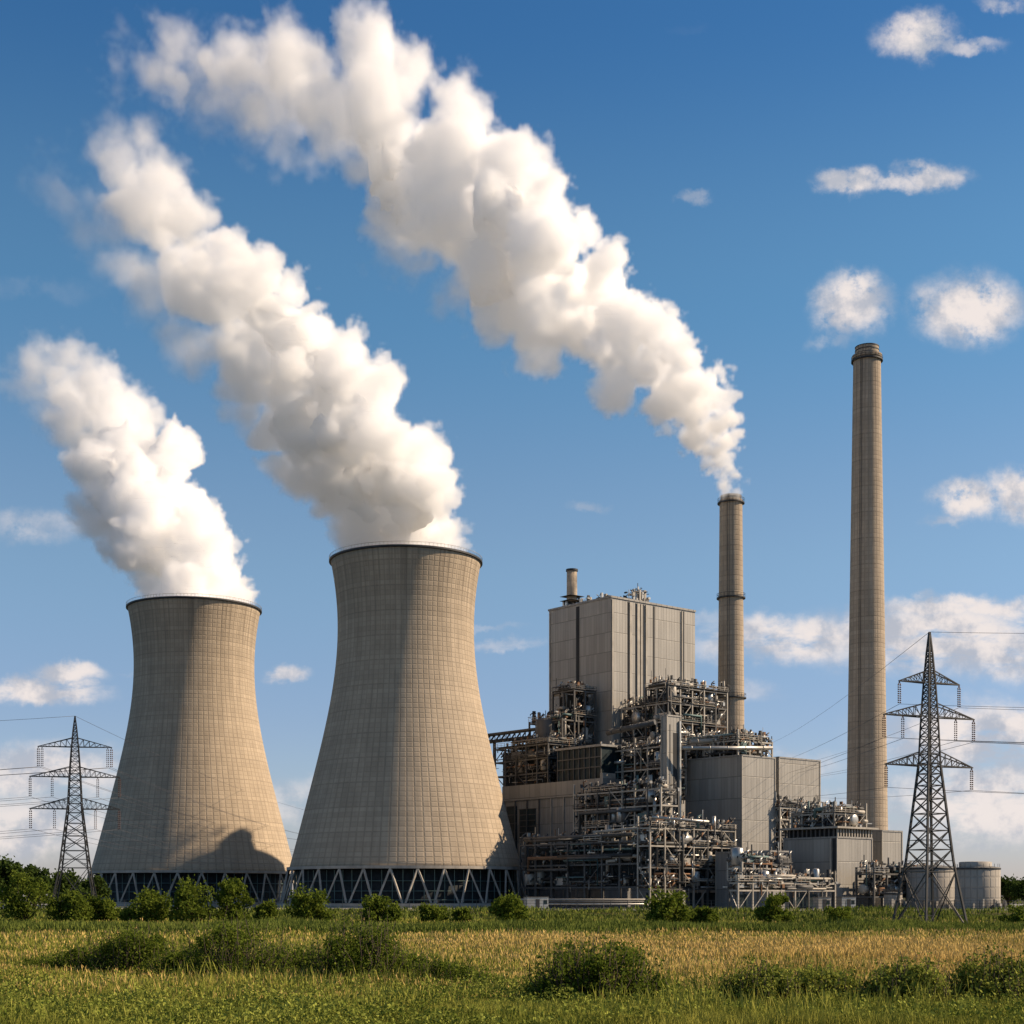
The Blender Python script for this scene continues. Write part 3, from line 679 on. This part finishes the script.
# low pipe run and parked plant containers at yard edge
t = thing('pipe_trestle', 'low ground pipes on short trestles along the yard edge before the dark frame', 'pipe', (0, 0, 0))
for i in range(3):
    q = MB(); q.tube([at(520, 338 + i, z=1.2 + .5 * i), at(645, 333 + i, z=1.2 + .5 * i)], .2, 8); q.build('pipe', M[['pale', 'steel', 'beige'][i]], t)
for i in range(12):
    q = MB(); p0 = at(522 + i * 11, 338.5, z=0); q.box(p0.x - .1, p0.y - .6, 0, p0.x + .1, p0.y + 1.6, 2.0); q.build('trestle', M['steel'], t)
rn = random.Random(77)
for i, (px, Y_, w, lab) in enumerate(((822, 322, 3.0, 'small white equipment cabin in the gap behind the squat leafy bush'), (846, 326, 3.4, 'pale rounded cabin beside the low ground pipes under the squat block'),
                                   (536, 332, 5.0, 'low white site cabin at the corner of the larger cooling tower'))):
    t = thing('site_cabin', lab, 'cabin', at(px, Y_, z=0), .3, 'small site cabins')
    q = MB(); q.box(-w / 2, -1.2, .25, w / 2, 1.2, 2.7); q.build('body', M['pale'] if i else M['conc'], t)
    q = MB(); q.box(-w / 2 - .1, -1.3, 2.7, w / 2 + .1, 1.3, 2.85); q.build('roof', M['steel'], t)
    q = MB(); q.box(-.45, -1.25, .3, .45, -1.21, 2.3); q.build('door', M['dark'], t)
    q = MB(); q.box(w / 2 - 1.1, -1.25, 1.2, w / 2 - .3, -1.21, 2.1); q.build('window', M['glass'], t)

# perimeter fence with posts
t = thing('perimeter_fence', 'long low mesh fence along the yard edge before the plant', 'fence', (0, 0, 0))
for i in range(90):
    x_ = -150 + i * 3.4; q = MB(); q.box(x_ - .05, 303.95, -.1, x_ + .05, 304.05, 2.1); q.build('post', M['steel'], t)
q = MB()
for z_ in (.3, .9, 1.5, 2.05): q.bar((-150, 304, z_), (153, 304, z_), .05)
q.build('rail_wires', M['steel'], t)

# ================================================================= PYLONS AND LINES
def pylon(label, px, Y, ytop, ybase_half, rz, arms, sgn=1):
    k = Y / F; zb = -1.5; Ht = zof(ytop, Y) - zb
    t = thing('lattice_pylon', label, 'pylon', at(px, Y, z=zb), rz, 'high voltage pylons')
    # half-width of the body as a function of height fraction
    prof = [(0, ybase_half), (.23, ybase_half * .62), (.55, ybase_half * .29), (.72, ybase_half * .22), (.83, ybase_half * .155), (.93, ybase_half * .08), (1., .04)]
    fz = [p_[0] * Ht for p_ in prof]; fr = [p_[1] for p_ in prof]
    hw = lambda z: float(np.interp(z, fz, fr))
    cs = [(-1, -1), (1, -1), (1, 1), (-1, 1)]
    lv = [0.]
    while lv[-1] < Ht * .985: lv.append(min(Ht, lv[-1] + max(.75, hw(lv[-1]) * (1.25 if lv[-1] > 1 else 2.2))))
    for c in cs:
        q = MB()
        for i in range(len(prof) - 1): q.bar((c[0] * fr[i], c[1] * fr[i], fz[i]), (c[0] * fr[i + 1], c[1] * fr[i + 1], fz[i + 1]), .26 if i < 2 else .18)
        q.build('leg', M['pylon'], t)
    for s in range(4):
        a, c = cs[s], cs[(s + 1) % 4]; q = MB()
        for i in range(len(lv) - 1):
            z0_, z1_ = lv[i], lv[i + 1]; h0, h1 = hw(z0_), hw(z1_)
            A0, C0 = Vector((a[0] * h0, a[1] * h0, z0_)), Vector((c[0] * h0, c[1] * h0, z0_)); A1, C1 = Vector((a[0] * h1, a[1] * h1, z1_)), Vector((c[0] * h1, c[1] * h1, z1_))
            w_ = .12 if h0 > 1 else .09
            q.bar(A0, C1, w_); q.bar(C0, A1, w_)
            if i: q.bar(A0, C0, w_)
            if h0 > 2:   # redundant members
                mid = (A0 + C0 + A1 + C1) / 4; q.bar((A0 + A1) / 2, mid, .08); q.bar((C0 + C1) / 2, mid, .08); q.bar((A0 + mid) / 2, A0.lerp(A1, .25), .07); q.bar((C0 + mid) / 2, C0.lerp(C1, .25), .07)
        q.build('lattice_side', M['pylon'], t)
    for c in cs:
        q = MB(); q.box(c[0] * fr[0] - .5, c[1] * fr[0] - .5, -.4, c[0] * fr[0] + .5, c[1] * fr[0] + .5, .45); q.build('footing', M['conc'], t)
    tips = []
    for (ya, half, rise, ins) in arms:
        z = zof(ya, Y) - zb; L = half * k
        for s in (-1, 1):
            q = MB(); h = hw(z); hu = hw(z + rise); tip = Vector((s * L, 0, z))
            n = max(5, int(L / 1.1))
            for e in (-1, 1):
                root, up = Vector((s * h, e * h, z)), Vector((s * hu, e * hu, z + rise))
                q.bar(root, tip, .15); q.bar(up, tip, .13)
                for i in range(n):
                    p0, p1 = root.lerp(tip, i / n), root.lerp(tip, (i + 1) / n); u0, u1 = up.lerp(tip, i / n), up.lerp(tip, (i + 1) / n)
                    q.bar(p0, u1, .07); q.bar(u0, p0, .07)
            for i in range(n):
                p0 = Vector((s * h, -h, z)).lerp(tip, i / n); p1 = Vector((s * h, h, z)).lerp(tip, (i + 1) / n); q.bar(p0, p1, .07)
            q.build('cross_arm', M['pylon'], t)
            for f_ in ins:
                p0 = Vector((s * L * f_, 0, z - .05)); q = MB(); Li = 2.6 if Y < 250 else 3.6
                for e in (-.16, .16):
                    q.bar(p0, p0 + Vector((e, 0, -.4)), .08)
                    for i in range(9): zc_ = p0.z - .4 - Li * i / 9; q.tube([(p0.x + e, 0, zc_), (p0.x + e, 0, zc_ - Li / 9 * .6)], .11 if f_ > .9 else .09, 6)
                q.build('insulator', M['ins'], t); tips.append(t.matrix_basis @ Vector((p0.x, 0, p0.z - .4 - Li)))
    tips.append(t.matrix_basis @ Vector((0, 0, Ht)))
    return t, tips
bpy.context.view_layer.update()
def mbasis(t): return Matrix.Translation(t.location) @ t.rotation_euler.to_matrix().to_4x4()
p1, tips1 = pylon('larger dark lattice pylon on four legs at the right edge of the field', 929.5, 200, 632, 3.5, R(24),
                  ((683, 38, 1.6, (.98,)), (717, 57, 1.8, (.98, .58)), (766, 55, 1.9, (.97,))))
p2, tips2 = pylon('smaller lattice pylon with three flat crossarms beside the farther cooling tower', 75, 300, 716, 4.6, R(10),
                  ((747, 36, 1.8, (.98, .88)), (777, 44, 2.0, (.98, .5)), (809, 44, 2.2, (.97, .45))))
def wire(a, c, sag, label, r=.03):
    a, c = Vector(a), Vector(c); q = MB(); n = 24
    q.tube([a.lerp(c, i / n) - Vector((0, 0, sag * 4 * (i / n) * (1 - i / n))) for i in range(n + 1)], r, 5)
    tag(q.build('power_line', M['wire']), label, 'cable', 'overhead power lines')
lev = ['top', 'middle', 'lowest']
def string(tips, dest_c, dz, sagv, lab, r=.035):
    c0 = tips[-1]
    for i, tp in enumerate(tips):
        wire(tp, Vector(dest_c) + Vector(((tp.x - c0.x) * .9, (tp.y - c0.y) * .9, tp.z - c0.z + dz)), sagv, lab, r)
z1, z2 = tips1[-1].z, tips2[-1].z
string(tips1, (190, 150, z1), 0, 3., 'sagging power line leaving the larger pylon to the right', .026)
string(tips1, (204, 1400, 150), 0, 12., 'power line running from the larger pylon back past the tallest chimney', .03)
string(tips2, (-260, 250, z2), -3, 4., 'power line leaving the smaller pylon to the left', .035)
string(tips2, (-66, 720, z2), 0, 5., 'power line passing through the gap between the cooling towers', .035)

# ================================================================= VEGETATION
def leaves_mesh(name, P, size, rng, m, parent, asp=1.6, upbias=.3):
    """one small quad per leaf, random attitude"""
    n = len(P)
    d = rng.normal(size=(n, 3)); d[:, 2] += upbias; d /= np.linalg.norm(d, axis=1, keepdims=True)
    e = rng.normal(size=(n, 3)); e -= d * (e * d).sum(1, keepdims=True); e /= np.linalg.norm(e, axis=1, keepdims=True)
    s = (size * rng.uniform(.6, 1.4, size=n))[:, None]
    V = np.stack([P - e * s * .5, P - d * s * asp * .5, P + e * s * .5, P + d * s * asp * .5], 1).reshape(-1, 3)
    return quads(name, V, n, m, parent)
def quads(name, V, n, m, parent):
    me = bpy.data.meshes.new(name)
    me.vertices.add(len(V)); me.vertices.foreach_set('co', V.astype(np.float32).ravel())
    me.loops.add(n * 4); me.loops.foreach_set('vertex_index', np.arange(n * 4, dtype=np.int32))
    me.polygons.add(n); me.polygons.foreach_set('loop_start', np.arange(0, n * 4, 4, dtype=np.int32))
    me.update(calc_edges=True); me.materials.append(m)
    o = bpy.data.objects.new(name, me); COL.objects.link(o); o.parent = parent; return o
def bush(name, label, px, Y, wpx, ytop, seed, leaf=.3, n=2600, group='bushes in the field', m='leaf', cat='bush', spiky=0., depth=1.0, trunk=False):
    k = Y / F; zb = ground_z(0, Y); h = zof(ytop, Y) - zb; r = wpx * k / 2
    rng = np.random.default_rng(seed); t = thing(name, label, cat, at(px, Y, z=zb), 0, group)
    nc = 26 if not spiky else 22
    cl = []; z_lo = .35 if trunk else .12
    for i in range(nc):
        a = rng.uniform(0, 2 * math.pi); f = rng.random() ** .5; zz = rng.uniform(z_lo, .80 if spiky else .88)
        env = math.sqrt(max(.05, 1 - ((zz - .42) / .62) ** 2))
        cl.append((np.array([f * env * r * .78 * math.cos(a), f * env * r * .78 * depth * math.sin(a), zz * h]), rng.uniform(.16, .34) * min(r * 1.2, h)))
    P = []
    for c, cr in cl:
        kk = int(n / nc); d = rng.normal(size=(kk, 3)); d /= np.linalg.norm(d, axis=1, keepdims=True)
        P.append(c + d * (cr * rng.random((kk, 1)) ** .33) * np.array([1, 1, .85]))
        kk = int(n / nc * .12); d = rng.normal(size=(kk, 3)); d /= np.linalg.norm(d, axis=1, keepdims=True); P.append(c + d * cr * rng.uniform(1, 1.35, size=(kk, 1)))
    P = np.concatenate(P)
    st = MB()
    tr_r = .05 * h if trunk else .035 * h
    if trunk: st.tube([(0, 0, -.2), (.02 * h, 0, h * .3), (0, .02 * h, h * .62)], [tr_r, tr_r * .7, tr_r * .3], 7)
    for c, cr in cl[:14]:
        st.tube([(c[0] * .12, c[1] * .12, h * .18 if trunk else -.1), (c[0] * .6, c[1] * .6, c[2] * .6), tuple(c)], [tr_r * .45, tr_r * .3, tr_r * .1], 5)
    if spiky:   # upright leafy shoots standing out of the crown
        for i in range(int(spiky)):
            a = rng.uniform(0, 2 * math.pi); f = rng.random() ** .5; x_, y_ = f * r * 1.2 * math.cos(a), f * r * 1.1 * depth * math.sin(a)
            zt_ = h * (1.12 - .45 * f * f) * rng.uniform(.6, 1.15); lx, ly = rng.normal(size=2) * .08 * h
            st.tube([(x_ * .6, y_ * .6, 0), (x_, y_, zt_ * .6), (x_ + lx, y_ + ly, zt_)], [.03, .02, .008], 4)
            kk = 34; f2 = rng.uniform(.12, 1.02, size=kk)[:, None]
            P = np.concatenate([P, np.array([x_, y_, 0]) + np.array([lx, ly, zt_]) * f2 + rng.normal(size=(kk, 3)) * .10])
    P[:, 2] = np.maximum(P[:, 2], .05)
    leaves_mesh('crown' if trunk else 'foliage', P, leaf, rng, M[m], t)
    st.build('trunk' if trunk else 'stems', M['bark'], t)
    return t
# middle-distance row of bushes
MID = [(22, 250, 56, 874, 'big rounded bush at the left edge of the field'), (70, 246, 44, 893, 'low bush below the smaller pylon'), (103, 252, 36, 899, 'lowest shrub between the pylon bush and round bushes'),
       (146, 238, 50, 890, 'rounded bush under the left flank of the farther cooling tower'), (194, 236, 52, 881, 'tall dark bush, left of the joined pair by the farther tower'),
       (233, 238, 38, 879, 'tall bush, right of the joined pair by the farther tower'), (266, 242, 26, 903, 'tiny shrub at the foot of the farther tower pair'),
       (312, 236, 52, 892, 'dome shaped bush under the left foot of the larger cooling tower'), (381, 236, 42, 898, 'round bush before the middle of the larger cooling tower'),
       (433, 240, 30, 905, 'sparse flat shrub between two round bushes under the larger tower'), (462, 240, 18, 909, 'very small shrub beside the bush at the larger tower corner'),
       (507, 232, 46, 895, 'round bush at the right foot of the larger cooling tower'), (667, 226, 46, 894, 'round bush in front of the glazed front pipe rack'),
       (702, 232, 40, 910, 'flat spread of scrub right of the glazed rack bush'), (775, 228, 38, 896, 'upright bush before the low two storey rack'),
       (838, 226, 32, 908, 'squat leafy bush before the squat block'), (1018, 232, 34, 907, 'bush cut by the right edge of the photo near the pale tank')]
for i, (px, Y_, w, yt, lab) in enumerate(MID):
    bush('field_bush', lab, px, Y_, w * 1.12, yt - 1, 100 + i, leaf=.30, n=3400 if w > 34 else 1400, m='leaf', group='bushes along the far side of the field')
# background trees
TR = [(8, 330, 44, 859, 'tree with the highest crown at the left edge of the photo'), (34, 335, 44, 864, 'tree next to the highest crown at the left edge'), (64, 345, 44, 872, 'tree behind the foot of the smaller pylon'),
      (92, 350, 34, 876, 'dark tree squeezed between the smaller pylon and farther tower'), (-16, 325, 50, 862, 'tree cut off by the left edge of the photo'),
      (1008, 420, 34, 878, 'dark tree just right of the pale storage tank'), (1030, 400, 42, 880, 'dark tree at the right edge of the photo behind the tank')]
for i, (px, Y_, w, yt, lab) in enumerate(TR):
    bush('tree', lab, px, Y_, w, yt, 200 + i, leaf=.48, n=3600, m='leaf_dark', cat='tree', group='trees behind the field', trunk=True)
# foreground bushes
FG = [(52, 88, 44, 958, 'faint low shrub at the very left end of the foreground clump'), (84, 84, 60, 948, 'low leafy shrub, second in the left foreground clump'), (132, 82, 70, 943, 'wide low shrub in the middle of the left foreground clump'),
      (182, 79, 56, 950, 'small shrub touching the tallest round bush from the left'), (236, 74, 84, 934, 'tallest dark bush of the left foreground group'), (284, 77, 54, 950, 'shrub just right of the tallest foreground bush'),
      (318, 75, 50, 955, 'low shrub linking the two round foreground bushes'), (358, 72, 80, 937, 'second tall dark bush of the left foreground group'), (402, 74, 60, 955, 'shrub leaning on the right side of the second tall bush'),
      (440, 72, 60, 963, 'low ragged shrub near the right end of the left foreground group'), (476, 71, 40, 974, 'smallest shrub ending the left foreground group'),
      (556, 62, 48, 978, 'low shrub against the left side of the large bottom centre bush'), (592, 60, 100, 954, 'large leafy bush at the bottom centre of the field'), (643, 60, 58, 978, 'small shrub leaning on the large bottom centre bush'),
      (762, 58, 66, 980, 'pale weedy shrub right of the bottom centre bush'), (820, 59, 60, 972, 'weedy shrub with upright shoots in the right foreground'),
      (908, 57, 70, 978, 'broad weedy shrub below the larger pylon'), (1000, 57, 76, 972, 'weedy shrub cut by the right edge at the bottom')]
for i, (px, Y_, w, yt, lab) in enumerate(FG):
    weedy = px > 700; yt -= 14 if w > 64 else 1; w = w * (1.08 if w > 64 else 1.2)
    bush('shrub', lab, px, Y_, w, yt, 300 + i, leaf=.085, n=8000 if w > 60 else 5000, spiky=130 if weedy else 110, m='herb' if weedy else 'leaf', group='shrubs in the foreground meadow')

# grass: blades as slim tapering leaves, density falling with distance
def blades(name, n, y0, y1, h0, h1, wpx, m, label, seed, keep=None, seedhead=False):
    rng = np.random.default_rng(seed)
    iy = rng.uniform(1 / y1, 1 / y0, size=n); Yv = 1 / iy
    Xv = rng.uniform(-.40, .40, size=n) * Yv
    if keep is not None:
        kk = keep(Xv, Yv, rng); Xv, Yv = Xv[kk], Yv[kk]; n = len(Xv)
    zb = np.array([ground_z(0, q) for q in np.linspace(40, 340, 301)]); zb = np.interp(Yv, np.linspace(40, 340, 301), zb)
    hh = rng.uniform(h0, h1, size=n) * (.8 + .35 * np.sin(Xv * .21 + np.sin(Yv * .13) * 2) * np.sin(Yv * .17 + Xv * .05))
    w = np.maximum(.018, wpx * Yv / F) * rng.uniform(.6, 1.2, size=n)
    a = rng.uniform(0, math.pi, size=n) * .7 - .55; ln = rng.normal(size=(n, 2)) * .18 * hh[:, None]
    B = np.stack([Xv, Yv, zb - .03], 1); T = B + np.stack([ln[:, 0], ln[:, 1], hh], 1); Mi = B + np.stack([ln[:, 0] * .3, ln[:, 1] * .3, hh * .55], 1)
    S = np.stack([np.cos(a), np.sin(a), np.zeros(n)], 1) * w[:, None] * .5
    if seedhead:   # thin stalk plus fat ear
        V = np.stack([B - S * .3, B + S * .3, Mi + S * .3, Mi - S * .3,  Mi, Mi * .45 + T * .55 + S * 1.2, T, Mi * .45 + T * .55 - S * 1.2], 1).reshape(-1, 3); n *= 2
    else:
        V = np.stack([B, Mi + S, T, Mi - S], 1).reshape(-1, 3)
    o = quads(name, V, n, M[m], None); tag(o, label, 'grass', kind='stuff'); return o
def patch(X, Y): return np.sin(X * .11 + 1.3 * np.sin(Y * .06)) * .5 + np.sin(Y * .09 + X * .04 + 2) * .5
def k_green(X, Y, rng):
    gold = 1 / (1 + np.exp(-(Y - 76) / 5)) * (1 / (1 + np.exp((Y - 165) / 14))) * np.clip(.42 + X / Y * 2.2, .06, 1) * (.8 + .4 * patch(X, Y))
    return rng.random(len(X)) > np.minimum(1, gold * 1.1)
def k_gold(X, Y, rng):
    gold = 1 / (1 + np.exp(-(Y - 73) / 5)) * (1 / (1 + np.exp((Y - 165) / 14))) * np.clip(.42 + X / Y * 2.2, .06, 1) * (.7 + .55 * patch(X, Y))
    return rng.random(len(X)) < gold + .04
blades('meadow_grass', 330000, 46, 300, .45, .95, 1.1, 'grass', 'green meadow grass covering the field', 1, k_green)
blades('ripe_grass', 420000, 58, 262, .5, 1.15, .95, 'gold', 'golden ripe grass across the middle of the field', 2, k_gold, True)
def k_front(X, Y, rng): return rng.random(len(X)) < 1 / (1 + np.exp((Y - 72) / 5))
rng = np.random.default_rng(5)
n = 150000; Yv = 1 / rng.uniform(1 / 84, 1 / 47, size=n); Xv = rng.uniform(-.4, .4, size=n) * Yv; kk = k_front(Xv, Yv, rng); Xv, Yv = Xv[kk], Yv[kk]
lump = .5 + .3 * np.sin(Xv * .9 + 2 * np.sin(Yv * .5)) * np.sin(Yv * .8 + Xv * .3) + .2 * np.sin(Xv * 2.7 + Yv * 1.1) * np.sin(Yv * 2.1 - Xv * .6)
P = np.stack([Xv, Yv, -1.5 + rng.random(len(Xv)) ** .7 * (.35 + .95 * lump ** 1.5)], 1)
tag(leaves_mesh('meadow_herbs', P, .075, rng, M['herb'], None, 1.7, .5), 'leafy green herbs along the bottom of the field', 'herbs', kind='stuff')
blades('tall_weeds', 26000, 46, 82, .9, 1.7, 1.0, 'grass', 'taller single green stalks standing up along the bottom of the field', 8,
       lambda X, Y, r: r.random(len(X)) < np.clip(.05 + .7 * np.sin(X * .5 + np.sin(Y * .4) * 2) * np.sin(Y * .45 + X * .2), 0, 1), True)
blades('scrub_grass', 36000, 58, 120, .8, 1.35, 1.1, 'reed', 'dark green rough patches running through the left of the meadow', 9,
       lambda X, Y, r: r.random(len(X)) < np.clip(1.4 * np.sin(X * .13 + 1.1 + np.sin(Y * .1)) * np.sin(Y * .12 + X * .05) - 1.6 * (X / Y) - .15, 0, .9))
# darker reed belt on the rim of the field
def k_belt(X, Y, rng): return rng.random(len(X)) < .9
blades('reed_belt', 60000, 168, 205, .9, 1.7, 1.3, 'reed', 'strip of taller dark green growth across the far field', 3, k_belt)
blades('hedge_strip', 30000, 262, 300, .7, 1.5, 1.4, 'reed', 'low green strip along the yard edge', 4, lambda X, Y, r: np.sin(Y * .55) > .1)

# ================================================================= STEAM AND SMOKE
def plume(name, label, cat, path, Y, seed, Yend, vox=.8, dens=.28, soft_from=.5, warp=14., bil=5.5, bscale=.15, n1=1., Ymid=None, mouth=None):
    rng = np.random.default_rng(seed); P, RR, SF, pts = [], [], [], []
    for i, (px, py, r) in enumerate(path):
        s = i / (len(path) - 1); y_ = (Y + (Ymid - Y) * s / .3 if s < .3 else Ymid + (Yend - Ymid) * (s - .3) / .7) if Ymid else Y + (Yend - Y) * s
        pts.append((np.array([(px - 512) / F * y_, y_, EYE + (HOR - py) / F * y_]), r / F * y_))
    for i in range(len(pts) - 1):
        a, ra = pts[i]; c, rc = pts[i + 1]; L = np.linalg.norm(c - a); rm = (ra + rc) / 2
        ax = (c - a) / L; lee = np.cross(np.array([0, 1., 0]), ax); lee = lee * (1 if lee[0] < 0 else -1)   # the left / lower flank frays
        for k_ in range(max(3, int((22 if i < 4 else 13) * n1 * L / (rm * .55)))):
            s = rng.random(); q = a + (c - a) * s; r = ra + (rc - ra) * s
            dv = rng.normal(size=3); dv /= np.linalg.norm(dv); rr = r * rng.choice([.24, .32, .42, .56]) * rng.uniform(.85, 1.15); of = (r * 1.08 - rr) * rng.random() ** .35
            P.append(q + dv * of); RR.append(rr)
            g = (i + s) / (len(pts) - 1)
            SF.append(min(1, max(0, (g - soft_from) / (1 - soft_from)) * 1.0 + max(0, float(dv @ lee)) * (of / r) * min(1., max(0., g - .22) * 3.) * 1.05))
    P = np.array(P, dtype=np.float32); RR = np.array(RR, dtype=np.float32); SF = np.array(SF, dtype=np.float32)
    mg = RR.max() * .9 + 3; lo = P.min(0) - mg; hi = P.max(0) + mg
    def run(vox, as_mesh):
        me = bpy.data.meshes.new(name); me.vertices.add(len(P)); me.vertices.foreach_set('co', P.ravel())
        for nm, arr in (('rad', RR), ('soft', SF)): me.attributes.new(nm, 'FLOAT', 'POINT').data.foreach_set('value', arr)
        o = bpy.data.objects.new(name, me); COL.objects.link(o)
        ng = bpy.data.node_groups.new(name, 'GeometryNodeTree'); ng.interface.new_socket('Geometry', in_out='INPUT', socket_type='NodeSocketGeometry'); ng.interface.new_socket('Geometry', in_out='OUTPUT', socket_type='NodeSocketGeometry')
        b = NB(ng); gi, go = b.n('NodeGroupInput'), b.n('NodeGroupOutput'); vc = b.n('GeometryNodeVolumeCube')
        vc.inputs['Min'].default_value = tuple(float(q) for q in lo); vc.inputs['Max'].default_value = tuple(float(q) for q in hi)
        for k_, axn in enumerate('XYZ'): vc.inputs['Resolution ' + axn].default_value = int((hi[k_] - lo[k_]) / vox)
        ps = b.n('GeometryNodeInputPosition').outputs[0]
        wp = b.v('ADD', ps, b.v('SCALE', b.v('SUBTRACT', b.noise(ps, .05, 4., .58, 1), (.5, .5, .5)), scale=warp))
        sn = b.n('GeometryNodeSampleNearest'); b.link(gi.outputs[0], sn.inputs['Geometry']); b.link(wp, sn.inputs['Sample Position'])
        def samp(dt, src):
            si = b.n('GeometryNodeSampleIndex', data_type=dt); b.link(gi.outputs[0], si.inputs['Geometry']); b.link(sn.outputs[0], si.inputs['Index']); b.link(src, si.inputs['Value']); return si.outputs[0]
        def attr(nm): na = b.n('GeometryNodeInputNamedAttribute', data_type='FLOAT'); na.inputs['Name'].default_value = nm; return na.outputs['Attribute']
        rad_, sf, cc = samp('FLOAT', attr('rad')), samp('FLOAT', attr('soft')), samp('FLOAT_VECTOR', ps)
        sd = b.m('SUBTRACT', rad_, b.v('DISTANCE', wp, cc))
        vo = b.n('ShaderNodeTexVoronoi'); vo.inputs['Scale'].default_value = bscale; vo.inputs['Detail'].default_value = 2.5; vo.inputs['Roughness'].default_value = .6; b.link(wp, vo.inputs['Vector'])
        sd = b.m('ADD', sd, b.m('MULTIPLY', b.m('SUBTRACT', vo.outputs['Distance'], .5), -bil))
        fr = b.m('MULTIPLY', b.m('SUBTRACT', b.noise(ps, .11, 5., .65), .5), b.m('MULTIPLY', sf, 32.))      # frayed parts
        sd = b.m('ADD', b.m('ADD', sd, fr), 1.6)
        if mouth:      # the steam leaves through the round mouth of the tower
            mx, my, mr, mz = mouth; hx, hy, hz = b.sep(ps)
            rr_ = b.m('SQRT', b.m('ADD', b.m('POWER', b.m('ABSOLUTE', b.m('SUBTRACT', hx, mx)), 2.), b.m('POWER', b.m('ABSOLUTE', b.m('SUBTRACT', hy, my)), 2.)))
            lim = b.m('ADD', b.m('SUBTRACT', mr, rr_), b.m('MULTIPLY', b.m('MAXIMUM', b.m('SUBTRACT', hz, mz), 0.), 1.1))
            sd = b.m('MINIMUM', sd, lim)
        if as_mesh:
            sd = b.m('SUBTRACT', b.m('SUBTRACT', sd, 6.5), b.m('MULTIPLY', sf, 10.)); b.link(b.m('ADD', b.m('MULTIPLY', sd, .25), .5, clamp=True), vc.inputs['Density'])
            vm = b.n('GeometryNodeVolumeToMesh'); vm.inputs['Threshold'].default_value = .5; b.link(vc.outputs[0], vm.inputs['Volume'])
            ss = b.n('GeometryNodeSetShadeSmooth'); b.link(vm.outputs[0], ss.inputs[0]); b.link(ss.outputs[0], go.inputs[0])
        else:
            w_ = b.m('ADD', .9, b.m('MULTIPLY', sf, 11.)); d_ = b.m('DIVIDE', sd, w_, clamp=True)
            b.link(b.m('MULTIPLY', d_, b.m('SUBTRACT', 1., b.m('MULTIPLY', sf, .82))), vc.inputs['Density'])
            sm = b.n('GeometryNodeSetMaterial'); sm.inputs['Material'].default_value = M['steam' + str(dens)]; b.link(vc.outputs[0], sm.inputs[0]); b.link(sm.outputs[0], go.inputs[0])
            me.materials.append(M['steam' + str(dens)])
        mo = o.modifiers.new('shape', 'NODES'); mo.node_group = ng
        if as_mesh:
            nm_ = bpy.data.meshes.new_from_object(o.evaluated_get(bpy.context.evaluated_depsgraph_get())); o.modifiers.clear(); o.data = nm_; nm_.materials.clear()
            import bmesh
            bm = bmesh.new(); bm.from_mesh(nm_); seen = set(); drop = []
            for v0 in bm.verts:
                if v0 in seen: continue
                st_, grp = [v0], []; seen.add(v0)
                while st_:
                    q_ = st_.pop(); grp.append(q_)
                    for e_ in q_.link_edges:
                        w2 = e_.other_vert(q_)
                        if w2 not in seen: seen.add(w2); st_.append(w2)
                if len(grp) < 900: drop += grp
            bmesh.ops.delete(bm, geom=drop, context='VERTS'); bm.to_mesh(nm_); bm.free()
            
            nm_.materials.append(M['droplets'])
        return o
    body = run(1.4, True); tag(body, label, cat)
    def add_vapour(): veil = run(vox, False); veil.name = 'vapour'; veil.parent = body; tag(veil, kind='stuff')
    return add_vapour
for dn in (.28, .34):
    m = bpy.data.materials.new('water_vapour'); m.use_nodes = True; m.node_tree.nodes.clear(); b = NB(m.node_tree)
    o_ = b.n('ShaderNodeOutputMaterial'); vp = b.n('ShaderNodeVolumePrincipled'); vp.inputs['Color'].default_value = (1, 1, 1, 1); vp.inputs['Density'].default_value = dn
    b.link(vp.outputs[0], o_.inputs['Volume']); M['steam' + str(dn)] = m
M['droplets'] = leafmat('dense_droplets', (.97, .97, .97), (.985, .985, .985), .5)
PA = [(732, 506, 11), (731, 482, 17), (724, 452, 27), (708, 425, 40), (683, 396, 52), (648, 366, 66), (602, 330, 76), (560, 300, 88), (522, 262, 104), (472, 224, 110), (424, 178, 112), (372, 118, 106), (305, 88, 88), (228, 78, 74), (168, 66, 62), (130, 62, 46)]
PB = [(403, 590, 68), (396, 556, 90), (378, 515, 96), (346, 468, 100), (318, 420, 102), (290, 372, 98), (248, 320, 98), (194, 270, 104), (150, 222, 100), (112, 192, 88), (72, 205, 70)]
PC = [(194, 640, 58), (188, 608, 78), (172, 572, 82), (148, 530, 84), (130, 488, 82), (114, 448, 74), (94, 418, 72), (66, 392, 64), (44, 372, 52)]
later = [plume('smoke_plume', 'long white smoke plume drifting from the smoking chimney to the top left', 'smoke', PA, 452, 1, 450, Ymid=426, vox=.72, dens=.34, warp=11., bil=5.4, bscale=.17, soft_from=.5),
         plume('steam_plume', 'broad white steam column rising from the larger cooling tower', 'steam', PB, 400, 2, 342, mouth=(ct.location.x, 400., 21.0 * .8163, 91.6), soft_from=.62, vox=.62, warp=11., bil=5.4, bscale=.16),
         plume('steam_plume', 'smaller white steam column rising from the farther cooling tower', 'steam', PC, 462, 3, 560, mouth=(ct2.location.x, 462., 21.0 * .81, 90.8), soft_from=.5, vox=.62, warp=10., bil=5.0, bscale=.17)]
for f_ in later: f_()
